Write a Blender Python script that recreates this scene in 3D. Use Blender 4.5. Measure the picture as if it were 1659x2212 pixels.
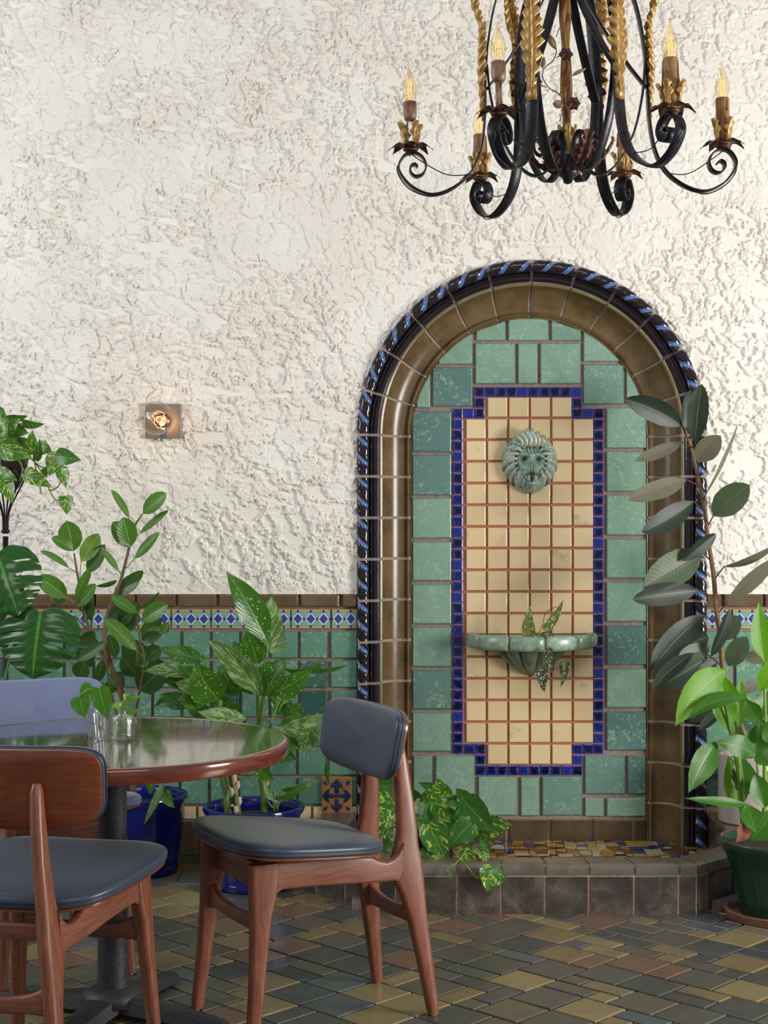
import bpy, bmesh, math, random
import numpy as np
from mathutils import Vector, Matrix
for o in list(bpy.data.objects): bpy.data.objects.remove(o)
SC = bpy.context.scene; COL = SC.collection
PI = math.pi
# ---------------------------------------------------------------- camera
FPX, CX, CY = 3300.0, 829.5, 1106.0          # 1659 x 2212 frame
DIST, HC = 6.05, 1.36
cam = bpy.data.cameras.new('camera'); cam.sensor_fit = 'HORIZONTAL'; cam.sensor_width = 36
cam.lens = 36*FPX/1659; cam.clip_start = .05; cam.clip_end = 60
camo = bpy.data.objects.new('camera', cam); COL.objects.link(camo)
camo.location = (0, -DIST, HC); camo.rotation_euler = (PI/2, 0, 0); SC.camera = camo
# ---------------------------------------------------------------- light and exposure
w = bpy.data.worlds.new('world'); SC.world = w; w.use_nodes = True
w.node_tree.nodes['Background'].inputs[0].default_value = (.93, .95, 1, 1)
w.node_tree.nodes['Background'].inputs[1].default_value = .30
def area(name, loc, target, sx, sy, power, col):
    l = bpy.data.lights.new(name, 'AREA'); l.shape = 'RECTANGLE'; l.size = sx; l.size_y = sy; l.energy = power; l.color = col
    o = bpy.data.objects.new(name, l); COL.objects.link(o); o.location = loc
    o.rotation_euler = (Vector(target)-Vector(loc)).to_track_quat('-Z', 'Y').to_euler(); return o
area('window_light_right', (4.3, -3.1, 1.35), (.3, 0, 1.5), 1.3, 1.5, 190, (1, .97, .92))
area('fill_light_front', (1.2, -7.5, 5.6), (0, 0, 1.6), 3.5, 2.0, 88, (1, .96, .9))  # added soft fill lamp, high up behind the camera
area('window_light_left', (-4.0, -2.4, 2.9), (-.2, -.2, 1.6), 1.8, 2.2, 84, (.95, .98, 1))
o = area('window_light_patch', (-.1, -5.0, 1.5), (-.66, 0, 1.21), .26, .30, .030, (.92, .96, 1)); o.data.spread = math.radians(5)
SC.view_settings.view_transform = 'Standard'; SC.view_settings.look = 'None'
SC.view_settings.exposure = 0.07; SC.view_settings.gamma = 1
# ---------------------------------------------------------------- helpers
def P(px, py, y):
    d = DIST+y; return Vector(((px-CX)*d/FPX, y, HC-(py-CY)*d/FPX))
def sr(r, g, b):
    f = lambda c: ((c/255)/12.92 if c/255 <= .04045 else ((c/255+.055)/1.055)**2.4)
    return (f(r), f(g), f(b), 1)
def link_mesh(name, me, mat, parent=None, loc=None):
    if mat is not None and not me.materials:
        for m in (mat if isinstance(mat, (list, tuple)) else [mat]): me.materials.append(m)
    o = bpy.data.objects.new(name, me); COL.objects.link(o)
    if parent is not None: o.parent = parent
    if loc is not None: o.location = loc
    return o
def thing(name, label, cat, loc=(0, 0, 0), rz=0, group=None):
    o = bpy.data.objects.new(name, None); COL.objects.link(o); o.empty_display_size = .05
    o.location = loc; o.rotation_euler = (0, 0, rz); tag(o, label, cat, group); return o
def tag(o, label=None, cat=None, group=None, kind=None):
    if label: o['label'] = label
    if cat: o['category'] = cat
    if group: o['group'] = group
    if kind: o['kind'] = kind
    return o
class MB:
    """collects vertices / faces / uvs into ONE mesh"""
    def __init__(s): s.v = []; s.f = []; s.uv = []; s.mi = []; s.cur = 0
    def face(s, idx, uv=None): s.f.append(tuple(idx)); s.uv.append(uv); s.mi.append(s.cur)
    def grid(s, rows, closed_u=False, closed_v=False, uvs=None, skip=None):
        n = len(rows); m = len(rows[0]); b = len(s.v)
        for r in rows: s.v.extend([tuple(p) for p in r])
        for i in range(n if closed_u else n-1):
            for j in range(m if closed_v else m-1):
                if skip and skip(i, j): continue
                i2 = (i+1) % n; j2 = (j+1) % m
                uv = None
                if uvs: uv = [uvs[i][j], uvs[i2][j], uvs[i2][j2], uvs[i][j2]]
                s.face((b+i*m+j, b+i2*m+j, b+i2*m+j2, b+i*m+j2), uv)
        return b
    def cap(s, base, m, rev=False):
        idx = list(range(base, base+m)); s.face(idx[::-1] if rev else idx)
    def loft(s, rings, caps=True):
        m = len(rings[0]); b = s.grid(rings, closed_v=True)
        if caps: s.cap(b, m, False); s.cap(b+(len(rings)-1)*m, m, True)
    def box(s, x0, x1, y0, y1, z0, z1):
        b = len(s.v)
        s.v += [(x0,y0,z0),(x1,y0,z0),(x1,y1,z0),(x0,y1,z0),(x0,y0,z1),(x1,y0,z1),(x1,y1,z1),(x0,y1,z1)]
        for f in ((0,3,2,1),(4,5,6,7),(0,1,5,4),(1,2,6,5),(2,3,7,6),(3,0,4,7)): s.face([b+i for i in f])
    def lathe(s, prof, c=(0, 0, 0), n=32, mod=None):
        rings = []
        for (r, z) in prof:
            rings.append([(c[0]+(r*(mod(a, z) if mod else 1))*math.cos(a), c[1]+(r*(mod(a, z) if mod else 1))*math.sin(a), c[2]+z)
                          for a in [2*PI*k/n for k in range(n)]])
        s.grid(rings, closed_v=True, uvs=[[(k/n, i/max(1, len(prof)-1)) for k in range(n)] for i in range(len(prof))])
    def tube(s, pts, rad, n=6, caps=True):
        pts = [Vector(p) for p in pts]; rings = []; up = None
        for i, p in enumerate(pts):
            t = (pts[min(i+1, len(pts)-1)]-pts[max(i-1, 0)]); t = t.normalized() if t.length > 1e-9 else Vector((0, 0, 1))
            if up is None:
                up = t.cross(Vector((0, 1, 0)) if abs(t.y) < .9 else Vector((1, 0, 0))).normalized()
            else: up = (up-t*up.dot(t)).normalized()
            q = t.cross(up); r = rad[i] if isinstance(rad, (list, tuple)) else rad
            rings.append([p+(up*math.cos(2*PI*k/n)+q*math.sin(2*PI*k/n))*r for k in range(n)])
        s.loft(rings, caps)
    def strap(s, pts, side, wid, th):
        """flat iron band along pts; side = constant width direction"""
        pts = [Vector(p) for p in pts]; side = Vector(side).normalized(); rings = []
        for i, p in enumerate(pts):
            t = (pts[min(i+1, len(pts)-1)]-pts[max(i-1, 0)]).normalized(); q = t.cross(side).normalized()
            ww = wid[i] if isinstance(wid, (list, tuple)) else wid
            a = side*ww/2; b = q*th/2
            rings.append([p+a*.9+b, p+a+b*.3, p+a-b*.3, p+a*.9-b, p-a*.9-b, p-a-b*.3, p-a+b*.3, p-a*.9+b])
        s.loft(rings)
    def prism(s, poly, th, bev, to3):
        """poly 2D ccw seen from the front; to3(u,v,h) h=height toward the viewer"""
        n = len(poly); cx = sum(p[0] for p in poly)/n; cy = sum(p[1] for p in poly)/n
        ins = inset(poly, bev); ins2 = inset(poly, bev*.35)
        rings = [[to3(u, v, 0) for u, v in poly], [to3(u, v, th-bev) for u, v in poly],
                 [to3(u, v, th-bev*.3) for u, v in ins2], [to3(u, v, th) for u, v in ins]]
        b = s.grid(rings, closed_v=True); s.face([b+3*n+k for k in range(n)])
    def mesh(s, name, smooth=True):
        me = bpy.data.meshes.new(name); me.from_pydata([tuple(v) for v in s.v], [], s.f)
        if any(u is not None for u in s.uv):
            l = me.uv_layers.new(name='UV'); k = 0; data = []
            for f, u in zip(s.f, s.uv):
                if u is None: data += [0, 0]*len(f)
                else:
                    for q in u: data += [q[0], q[1]]
            l.data.foreach_set('uv', data)
        if any(s.mi): me.polygons.foreach_set('material_index', s.mi)
        if smooth: me.polygons.foreach_set('use_smooth', [True]*len(s.f))
        return me
    def build(s, name, mat, parent=None, smooth=True, loc=None, flip=False, sharp=None):
        me = s.mesh(name, smooth)
        bm = bmesh.new(); bm.from_mesh(me); bmesh.ops.recalc_face_normals(bm, faces=bm.faces); bm.to_mesh(me); bm.free()
        if sharp is not None and smooth:
            try: me.set_sharp_from_angle(angle=math.radians(sharp))
            except Exception: pass
        return link_mesh(name, me, mat, parent, loc)
def inset(poly, d):
    n = len(poly); out = []
    for i in range(n):
        p = Vector(poly[i]); a = Vector(poly[i-1]); c = Vector(poly[(i+1) % n])
        e1 = (p-a).normalized(); e2 = (c-p).normalized()
        n1 = Vector((-e1.y, e1.x)); n2 = Vector((-e2.y, e2.x)); b = n1+n2
        if b.length < 1e-6: b = n1
        b.normalize(); k = d/max(.45, b.dot(n1)); q = p+b*k; out.append((q.x, q.y))
    return out
def bez(pts, n=12):
    """Catmull-Rom through points"""
    pts = [Vector(p) for p in pts]; out = []
    q = [pts[0]*2-pts[1]]+pts+[pts[-1]*2-pts[-2]]
    for i in range(1, len(q)-2):
        for k in range(n):
            t = k/n; a, b, c, d = q[i-1], q[i], q[i+1], q[i+2]
            out.append(.5*((2*b)+(c-a)*t+(2*a-5*b+4*c-d)*t*t+(3*b-a-3*c+d)*t*t*t))
    out.append(pts[-1]); return out
# ---------------------------------------------------------------- node materials
class Mat:
    def __init__(s, name, col=(.5, .5, .5, 1), rough=.5, metal=0, **kw):
        s.m = bpy.data.materials.new(name); s.m.use_nodes = True; s.t = s.m.node_tree
        s.b = s.t.nodes['Principled BSDF']; s.out = s.t.nodes['Material Output']
        s.set('Base Color', col); s.set('Roughness', rough); s.set('Metallic', metal)
        for k, v in kw.items(): s.set(k.replace('_', ' '), v)
    def set(s, k, v): s.plug(s.b.inputs[k], v)
    def plug(s, inp, v):
        if isinstance(v, bpy.types.NodeSocket): s.t.links.new(v, inp)
        else: inp.default_value = v
    def node(s, typ, **kw):
        n = s.t.nodes.new(typ)
        for k, v in kw.items(): setattr(n, k, v)
        return n
    def mth(s, op, a, b=0.0, c=0.0, clamp=False):
        n = s.node('ShaderNodeMath', operation=op, use_clamp=clamp)
        s.plug(n.inputs[0], a); s.plug(n.inputs[1], b); s.plug(n.inputs[2], c); return n.outputs[0]
    def mix(s, f, a, b, blend='MIX'):
        n = s.node('ShaderNodeMix', data_type='RGBA', blend_type=blend)
        s.plug(n.inputs[0], f); s.plug(n.inputs[6], a); s.plug(n.inputs[7], b); return n.outputs[2]
    def coord(s, k='Object'): return s.node('ShaderNodeTexCoord').outputs[k]
    def rnd(s): return s.node('ShaderNodeObjectInfo').outputs['Random']
    def sep(s, v):
        n = s.node('ShaderNodeSeparateXYZ'); s.plug(n.inputs[0], v); return n.outputs
    def scale(s, v, xyz):
        n = s.node('ShaderNodeVectorMath', operation='MULTIPLY'); s.plug(n.inputs[0], v); n.inputs[1].default_value = xyz; return n.outputs[0]
    def noise(s, vec, sc, det=3, ro=.5, w=0.0, dist=0.0, out=0):
        n = s.node('ShaderNodeTexNoise', noise_dimensions='4D')
        s.plug(n.inputs['Vector'], vec); s.plug(n.inputs['W'], w); n.inputs['Scale'].default_value = sc
        n.inputs['Detail'].default_value = det; n.inputs['Roughness'].default_value = ro; n.inputs['Distortion'].default_value = dist
        return n.outputs[out]
    def vor(s, vec, sc, w=0.0, feat='F1'):
        n = s.node('ShaderNodeTexVoronoi', voronoi_dimensions='4D', feature=feat); s.plug(n.inputs['Vector'], vec)
        s.plug(n.inputs['W'], w); n.inputs['Scale'].default_value = sc; return n.outputs['Distance']
    def step(s, x, a, b):
        n = s.node('ShaderNodeMapRange', interpolation_type='SMOOTHSTEP'); s.plug(n.inputs[0], x)
        n.inputs[1].default_value = a; n.inputs[2].default_value = b; return n.outputs[0]
    def ramp(s, x, stops, interp='LINEAR'):
        n = s.node('ShaderNodeValToRGB'); cr = n.color_ramp; cr.interpolation = interp; s.plug(n.inputs[0], x)
        while len(cr.elements) < len(stops): cr.elements.new(.5)
        for e, (p, c) in zip(cr.elements, stops): e.position = p; e.color = c
        return n.outputs[0]
    def bump(s, h, strength=.3, dist=.01):
        n = s.node('ShaderNodeBump'); s.plug(n.inputs['Height'], h); n.inputs['Strength'].default_value = strength
        n.inputs['Distance'].default_value = dist; s.plug(s.b.inputs['Normal'], n.outputs[0])
    def edge(s):
        g = s.sep(s.coord('Generated'))
        a = s.mth('ABSOLUTE', s.mth('SUBTRACT', g[0], .5)); b = s.mth('ABSOLUTE', s.mth('SUBTRACT', g[2], .5))
        return s.mth('MULTIPLY', s.mth('MAXIMUM', a, b), 2)
# plaster
def m_stucco():
    m = Mat('cream_stucco', sr(236, 229, 216), .72); v = m.coord()
    n = m.noise(v, 3, 3); m.set('Base Color', m.mix(m.step(n, .35, .7), sr(236, 230, 220), sr(243, 238, 229)))
    h = m.mth('ADD', m.noise(v, 90, 5, .65), m.mth('MULTIPLY', m.noise(v, 260, 3, .6), .4)); m.bump(h, .6, .004); return m.m
def m_grout(name, c1, c2, sc=60):
    m = Mat(name, c1, .9); v = m.coord(); n = m.noise(v, sc, 4, .6)
    m.set('Base Color', m.mix(m.step(n, .3, .7), c1, c2)); m.bump(m.noise(v, 250, 4, .7), .6, .003); return m.m
def m_teal(name, a, b, c, dark):
    m = Mat(name, a, .13); r = m.rnd(); w_ = m.mth('MULTIPLY', r, 60.0); v = m.coord(); e = m.edge()
    r2 = m.mth('FRACT', m.mth('MULTIPLY', r, 7.31))
    n = m.noise(v, 9, 4, .6, w_, 1.2); base = m.ramp(n, [(.25, a), (.5, b), (.75, c)])
    base = m.mix(m.mth('MULTIPLY', m.step(r2, .2, .9), .65), base, b)
    base = m.mix(m.step(m.mth('FRACT', m.mth('MULTIPLY', r, 3.7)), .62, .95), base, dark)
    st = m.noise(m.scale(v, (1, 1, 1)), 70, 5, .7, w_, .8)
    base = m.mix(m.mth('MULTIPLY', m.step(m.mth('ADD', st, m.mth('MULTIPLY', n, .5)), .78, .92), .55), base, sr(170, 200, 165))
    sp = m.vor(v, 130, w_); sp2 = m.mth('LESS_THAN', sp, .28)
    big = m.noise(v, 14, 3, .6, m.mth('ADD', w_, 9.0))
    mask = m.mth('ADD', m.step(e, .82, 1.0), m.step(big, .52, .7), clamp=True)
    base = m.mix(m.mth('MULTIPLY', m.mth('MULTIPLY', sp2, mask), .75), base, sr(48, 84, 80))
    base = m.mix(m.mth('MULTIPLY', m.step(e, .9, 1.0), .35), base, sr(60, 100, 95))
    m.set('Base Color', base)
    m.bump(m.mth('ADD', m.noise(v, 22, 3, .5, w_), m.mth('MULTIPLY', st, .35)), .18, .004)
    m.set('Roughness', m.mth('ADD', m.mth('MULTIPLY', st, .2), .1)); return m.m
def m_cream():
    m = Mat('cream_glaze', sr(226, 204, 160), .12); r = m.rnd(); w_ = m.mth('MULTIPLY', r, 60.0); v = m.coord()
    base = m.mix(r, sr(228, 206, 162), sr(218, 193, 148))
    n = m.noise(v, 16, 4, .65, w_); k = m.step(m.mth('FRACT', m.mth('MULTIPLY', r, 5.3)), .45, .9)
    base = m.mix(m.mth('MULTIPLY', m.mth('MULTIPLY', m.step(n, .55, .72), k), .6), base, sr(140, 150, 125))
    base = m.mix(m.mth('MULTIPLY', m.step(m.edge(), .9, 1.0), .35), base, sr(196, 160, 105))
    m.set('Base Color', base); m.bump(m.noise(v, 25, 2, .5, w_), .1, .004); return m.m
def m_cobalt():
    m = Mat('cobalt_glaze', sr(25, 35, 110), .07); r = m.rnd(); w_ = m.mth('MULTIPLY', r, 60.0); v = m.coord()
    n = m.noise(v, 60, 3, .6, w_); e = m.step(m.mth('ADD', m.edge(), m.mth('MULTIPLY', m.mth('SUBTRACT', n, .5), 1.2)), .55, 1.05)
    dark = m.mix(m.step(m.mth('FRACT', m.mth('MULTIPLY', r, 9.1)), .6, 1.0), sr(10, 14, 48), sr(30, 48, 130))
    m.set('Base Color', m.mix(e, dark, sr(48, 66, 175))); return m.m
def m_brown(name, a, b, c, rough=.14):
    m = Mat(name, a, rough); r = m.rnd(); w_ = m.mth('MULTIPLY', r, 60.0); v = m.coord()
    n = m.noise(v, 8, 4, .65, w_, .5); base = m.ramp(n, [(.3, a), (.5, b), (.72, c)])
    base = m.mix(m.mth('MULTIPLY', m.step(m.edge(), .93, 1.0), .4), base, sr(120, 75, 50))
    m.set('Base Color', base); m.bump(m.noise(v, 60, 4, .6, w_), .12, .003); return m.m
def m_cove():
    m = Mat('olive_brown_glaze', sr(100, 80, 52), .26); v = m.coord(); uv = m.sep(m.coord('UV')); r = m.rnd()
    n = m.noise(v, 10, 4, .6, m.mth('MULTIPLY', r, 30.0))
    c = m.ramp(n, [(.3, sr(84, 66, 42)), (.52, sr(110, 88, 58)), (.75, sr(124, 108, 76))])
    k = m.step(m.mth('ADD', uv[1], m.mth('MULTIPLY', n, .25)), .28, .14)      # uv.y: 0 = outer edge
    c = m.mix(m.mth('MULTIPLY', k, .7), c, sr(150, 160, 130))
    c = m.mix(m.step(uv[1], .035, .02), c, sr(120, 66, 44)); m.set('Base Color', c); m.bump(m.noise(v, 45, 3, .6), .08, .003); return m.m
def m_rope():
    m = Mat('black_rope_glaze', sr(24, 21, 26), .1); uv = m.sep(m.coord('UV'))
    fr = m.mth('ABSOLUTE', m.mth('SUBTRACT', m.mth('FRACT', uv[0]), .5))
    bead = m.mth('MULTIPLY', m.step(uv[1], .06, .1), m.step(uv[1], .56, .52))
    k = m.mth('MULTIPLY', m.mth('LESS_THAN', fr, .11), bead); rim = m.mth('MULTIPLY', m.mth('LESS_THAN', fr, .14), bead)
    c = m.mix(m.noise(m.coord(), 30, 3), sr(22, 19, 26), sr(46, 36, 42)); c = m.mix(m.mth('MULTIPLY', rim, .5), c, sr(120, 125, 150))
    m.set('Base Color', m.mix(k, c, sr(82, 118, 178))); m.bump(m.noise(m.coord(), 60, 3), .1, .003); return m.m
def m_border(cells=3.0):
    m = Mat('painted_border_glaze', (1, 1, 1, 1), .15); g = m.sep(m.coord('Generated'))
    u = m.mth('SUBTRACT', m.mth('FRACT', m.mth('MULTIPLY', g[0], cells)), .5); v = m.mth('MULTIPLY', m.mth('SUBTRACT', g[2], .5), 1.28)
    au = m.mth('ABSOLUTE', u); av = m.mth('ABSOLUTE', v); d = m.mth('ADD', au, av)
    teal, white, blue, ink, ochre = sr(122, 176, 156), sr(214, 212, 214), sr(38, 58, 158), sr(22, 22, 38), sr(218, 168, 100)
    c = m.mix(m.mth('LESS_THAN', d, .52), teal, ink); c = m.mix(m.mth('LESS_THAN', d, .50), c, white)
    c = m.mix(m.mth('LESS_THAN', d, .34), c, ink); c = m.mix(m.mth('LESS_THAN', d, .325), c, blue)
    c1 = m.mth('ADD', m.mth('ABSOLUTE', m.mth('SUBTRACT', au, .5)), av); c2 = m.mth('ADD', m.mth('ABSOLUTE', m.mth('SUBTRACT', av, .5)), au)
    cc = m.mth('MINIMUM', c1, c2)
    o = m.mth('GREATER_THAN', av, .495); c = m.mix(o, c, ink); c = m.mix(m.mth('GREATER_THAN', av, .51), c, ochre)
    c = m.mix(m.mth('LESS_THAN', cc, .14), c, ink); c = m.mix(m.mth('LESS_THAN', cc, .12), c, blue)
    c = m.mix(m.mth('MULTIPLY', m.noise(m.coord(), 60, 3), .25), c, sr(120, 125, 140)); m.set('Base Color', c); return m.m
def m_floor():
    m = Mat('floor_tile_glaze', sr(90, 88, 76), .3); r = m.rnd(); w_ = m.mth('MULTIPLY', r, 60.0); v = m.coord()
    a = m.ramp(r, [(0, sr(80, 82, 78)), (.2, sr(92, 90, 80)), (.38, sr(76, 80, 80)), (.48, sr(142, 128, 90)), (.64, sr(130, 114, 82)), (.78, sr(100, 94, 80)), (.9, sr(120, 94, 78)), (.95, sr(90, 96, 98))], 'CONSTANT')
    n = m.noise(v, 14, 4, .6, w_, 1.0); a = m.mix(m.mth('MULTIPLY', m.step(n, .45, .75), .4), a, sr(112, 92, 72))
    n2 = m.noise(v, 8, 3, .6, m.mth('ADD', w_, 5.0)); a = m.mix(m.mth('MULTIPLY', m.step(n2, .5, .75), .45), a, sr(66, 72, 68))
    m.set('Base Color', a); m.bump(m.mth('ADD', m.noise(v, 14, 2, .5, w_), m.mth('MULTIPLY', m.noise(v, 120, 3, .6), .25)), .22, .004)
    m.set('Roughness', m.mth('ADD', m.mth('MULTIPLY', n, .25), .16)); return m.m
def m_mosaic():
    m = Mat('mosaic_glaze', (1, 1, 1, 1), .1); r = m.rnd()
    m.set('Base Color', m.ramp(r, [(0, sr(196, 160, 84)), (.22, sr(56, 72, 140)), (.36, sr(196, 190, 170)), (.5, sr(122, 70, 40)), (.66, sr(40, 34, 34)), (.76, sr(176, 128, 58)), (.88, sr(140, 92, 56))], 'CONSTANT')); return m.m
def m_plain(name, col, rough=.5, metal=0, bump=None, var=None, **kw):
    m = Mat(name, col, rough, metal, **kw); v = m.coord()
    if var: m.set('Base Color', m.mix(m.step(m.noise(v, var[1], 4, .6), .3, .7), col, var[0]))
    if bump: m.bump(m.noise(v, bump[0], 4, .6), bump[1], .003)
    return m.m
def m_wood(name, a, b, sc=(1, 1, 1), rough=.3, coat=.3, amt=28):
    m = Mat(name, a, rough); v = m.scale(m.coord(), sc); n = m.noise(v, amt, 5, .6, 0, .6); n2 = m.noise(m.coord(), 5, 2)
    c = m.mix(m.step(n, .3, .7), a, b); c = m.mix(m.mth('MULTIPLY', n2, .25), c, b)
    m.set('Base Color', c); m.set('Coat Weight', coat); m.set('Coat Roughness', .12); m.bump(n, .06, .002); return m.m
def m_glass(name, tint=(1, 1, 1, 1), gloss=.12, rough=.02, bumpf=None, fres=1.45):
    m = Mat(name); t = m.t; tr = m.node('ShaderNodeBsdfTransparent'); tr.inputs[0].default_value = tint
    gl = m.node('ShaderNodeBsdfGlossy'); gl.inputs['Roughness'].default_value = rough
    lw = m.node('ShaderNodeLayerWeight'); fk = min(1, (fres-1)*1.6); k = m.mth('ADD', m.mth('MULTIPLY', m.mth('POWER', lw.outputs['Facing'], 3.2), fk), gloss, clamp=True)
    if bumpf:
        bn = m.node('ShaderNodeBump'); bn.inputs['Strength'].default_value = bumpf[1]; bn.inputs['Distance'].default_value = .004
        if bumpf[0] == 'diamond':
            uv = m.sep(m.coord('UV')); a = m.mth('SINE', m.mth('MULTIPLY', m.mth('ADD', m.mth('MULTIPLY', uv[0], 22.0), m.mth('MULTIPLY', uv[1], 14.0)), 6.2832))
            b = m.mth('SINE', m.mth('MULTIPLY', m.mth('SUBTRACT', m.mth('MULTIPLY', uv[0], 22.0), m.mth('MULTIPLY', uv[1], 14.0)), 6.2832)); h = m.mth('MAXIMUM', a, b)
        else: h = m.noise(m.coord(), bumpf[0], 3, .6)
        m.plug(bn.inputs['Height'], h); t.links.new(bn.outputs[0], gl.inputs['Normal']); t.links.new(bn.outputs[0], lw.inputs['Normal'])
    mx = m.node('ShaderNodeMixShader'); m.plug(mx.inputs[0], k); t.links.new(tr.outputs[0], mx.inputs[1]); t.links.new(gl.outputs[0], mx.inputs[2])
    t.links.new(mx.outputs[0], m.out.inputs[0]); return m.m
def m_emit(name, col, st):
    m = Mat(name, col, .4); m.set('Emission Color', col); m.set('Emission Strength', st); return m.m
def m_leaf(name, a, b, rib, under=None, var=None, spots=None, rough=.3, nveins=9, vein=.35, trans=.25, slant=.35, bmp=.2):
    m = Mat(name, a, rough); uv = m.sep(m.coord('UV')); av = m.mth('ABSOLUTE', m.mth('SUBTRACT', m.mth('MULTIPLY', uv[1], 2.0), 1.0))
    v = m.coord(); r = m.rnd(); w_ = m.mth('MULTIPLY', r, 40.0)
    c = m.mix(m.noise(v, 12, 3, .5, w_), a, b); c = m.mix(m.mth('MULTIPLY', r, .5), c, b)
    if var:      # painted sectors running out from the midrib
        cv = m.node('ShaderNodeCombineXYZ'); m.plug(cv.inputs[0], m.mth('MULTIPLY', m.mth('SUBTRACT', uv[0], m.mth('MULTIPLY', av, slant)), 5.5)); m.plug(cv.inputs[1], m.mth('MULTIPLY', uv[1], 3.0))
        n = m.noise(cv.outputs[0], 1.5, 4, .65, w_, .6); c = m.mix(m.step(n, var[1], var[1]+.05), c, var[0])
    if spots:
        cv = m.node('ShaderNodeCombineXYZ'); m.plug(cv.inputs[0], m.mth('MULTIPLY', uv[0], spots[1])); m.plug(cv.inputs[1], m.mth('MULTIPLY', uv[1], spots[1]*spots[3]))
        d = m.vor(cv.outputs[0], 1, w_); c = m.mix(m.step(d, spots[2]+.06, spots[2]), c, spots[0])
    ph = m.mth('FRACT', m.mth('MULTIPLY', m.mth('SUBTRACT', uv[0], m.mth('MULTIPLY', av, slant)), float(nveins)))
    pk = m.mth('ABSOLUTE', m.mth('SUBTRACT', ph, .5)); line = m.step(pk, .09, .02)
    c = m.mix(m.mth('MULTIPLY', line, vein), c, rib); c = m.mix(m.mth('MULTIPLY', m.step(av, .055, .025), .8), c, rib)
    if under:
        g = m.node('ShaderNodeNewGeometry'); u2 = m.mix(m.mth('MULTIPLY', line, .3), under, rib); u2 = m.mix(m.step(av, .08, .03), u2, rib)
        c = m.mix(g.outputs['Backfacing'], c, u2)
    m.set('Base Color', c); m.bump(m.mth('ADD', m.mth('MULTIPLY', pk, 1.0), m.step(av, .0, .12)), bmp, .004)
    tl = m.node('ShaderNodeBsdfTranslucent'); m.plug(tl.inputs[0], m.mix(.4, c, sr(150, 200, 60)))
    mx = m.node('ShaderNodeMixShader'); mx.inputs[0].default_value = trans
    m.t.links.new(m.b.outputs[0], mx.inputs[1]); m.t.links.new(tl.outputs[0], mx.inputs[2]); m.t.links.new(mx.outputs[0], m.out.inputs[0]); return m.m
S_STUCCO = m_stucco()
G_GREY = m_grout('grey_grout', sr(160, 142, 132), sr(136, 116, 106)); G_RED = m_grout('red_grout', sr(188, 116, 88), sr(172, 116, 100))
G_PALE = m_grout('pale_grout', sr(176, 160, 146), sr(150, 134, 122)); G_DARK = m_grout('dark_floor_grout', sr(92, 86, 84), sr(126, 116, 108))
T_NICHE = m_teal('teal_glaze', sr(112, 146, 132), sr(132, 164, 144), sr(116, 152, 150), sr(88, 122, 118))
T_WALL = m_teal('sea_green_glaze', sr(86, 132, 116), sr(102, 146, 124), sr(88, 134, 132), sr(56, 94, 88))
T_CREAM = m_cream(); T_BLUE = m_cobalt(); T_COVE = m_cove(); T_ROPE = m_rope(); T_BORDER = m_border(); T_BORDER2 = m_border(2.0); T_FLOOR = m_floor(); T_MOSAIC = m_mosaic()
T_CAP = m_brown('bronze_brown_glaze', sr(92, 78, 56), sr(104, 82, 58), sr(112, 104, 76))
T_BASE = m_brown('dark_brown_glaze', sr(70, 60, 44), sr(88, 72, 54), sr(98, 90, 68))
T_CURB = m_brown('slate_brown_glaze', sr(42, 40, 40), sr(74, 68, 62), sr(122, 112, 100), .3)
T_CURBTOP = m_brown('green_slate_glaze', sr(92, 92, 82), sr(108, 104, 92), sr(86, 80, 70), .3)
# ---------------------------------------------------------------- plaster wall with real relief
ARX, ARZ, AR = .5835, 1.664, .689
ZW = HC-(1283-CY)/545.0                       # top of the wainscot
rs = np.random.RandomState(7)
def vnoise(X, Z, f, fx=1.0, seed=0):
    r = np.random.RandomState(seed); G = r.rand(256, 256); x = X*f*fx+37.3; z = Z*f+11.1
    xi = np.floor(x).astype(int); zi = np.floor(z).astype(int); tx = x-xi; tz = z-zi
    tx = tx*tx*tx*(tx*(tx*6-15)+10); tz = tz*tz*tz*(tz*(tz*6-15)+10)
    a = G[xi % 256, zi % 256]; b = G[(xi+1) % 256, zi % 256]; c = G[xi % 256, (zi+1) % 256]; d = G[(xi+1) % 256, (zi+1) % 256]
    return (a*(1-tx)+b*tx)*(1-tz)+(c*(1-tx)+d*tx)*tz
def sstep(x, a, b):
    t = np.clip((x-a)/(b-a), 0, 1); return t*t*(3-2*t)
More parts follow.
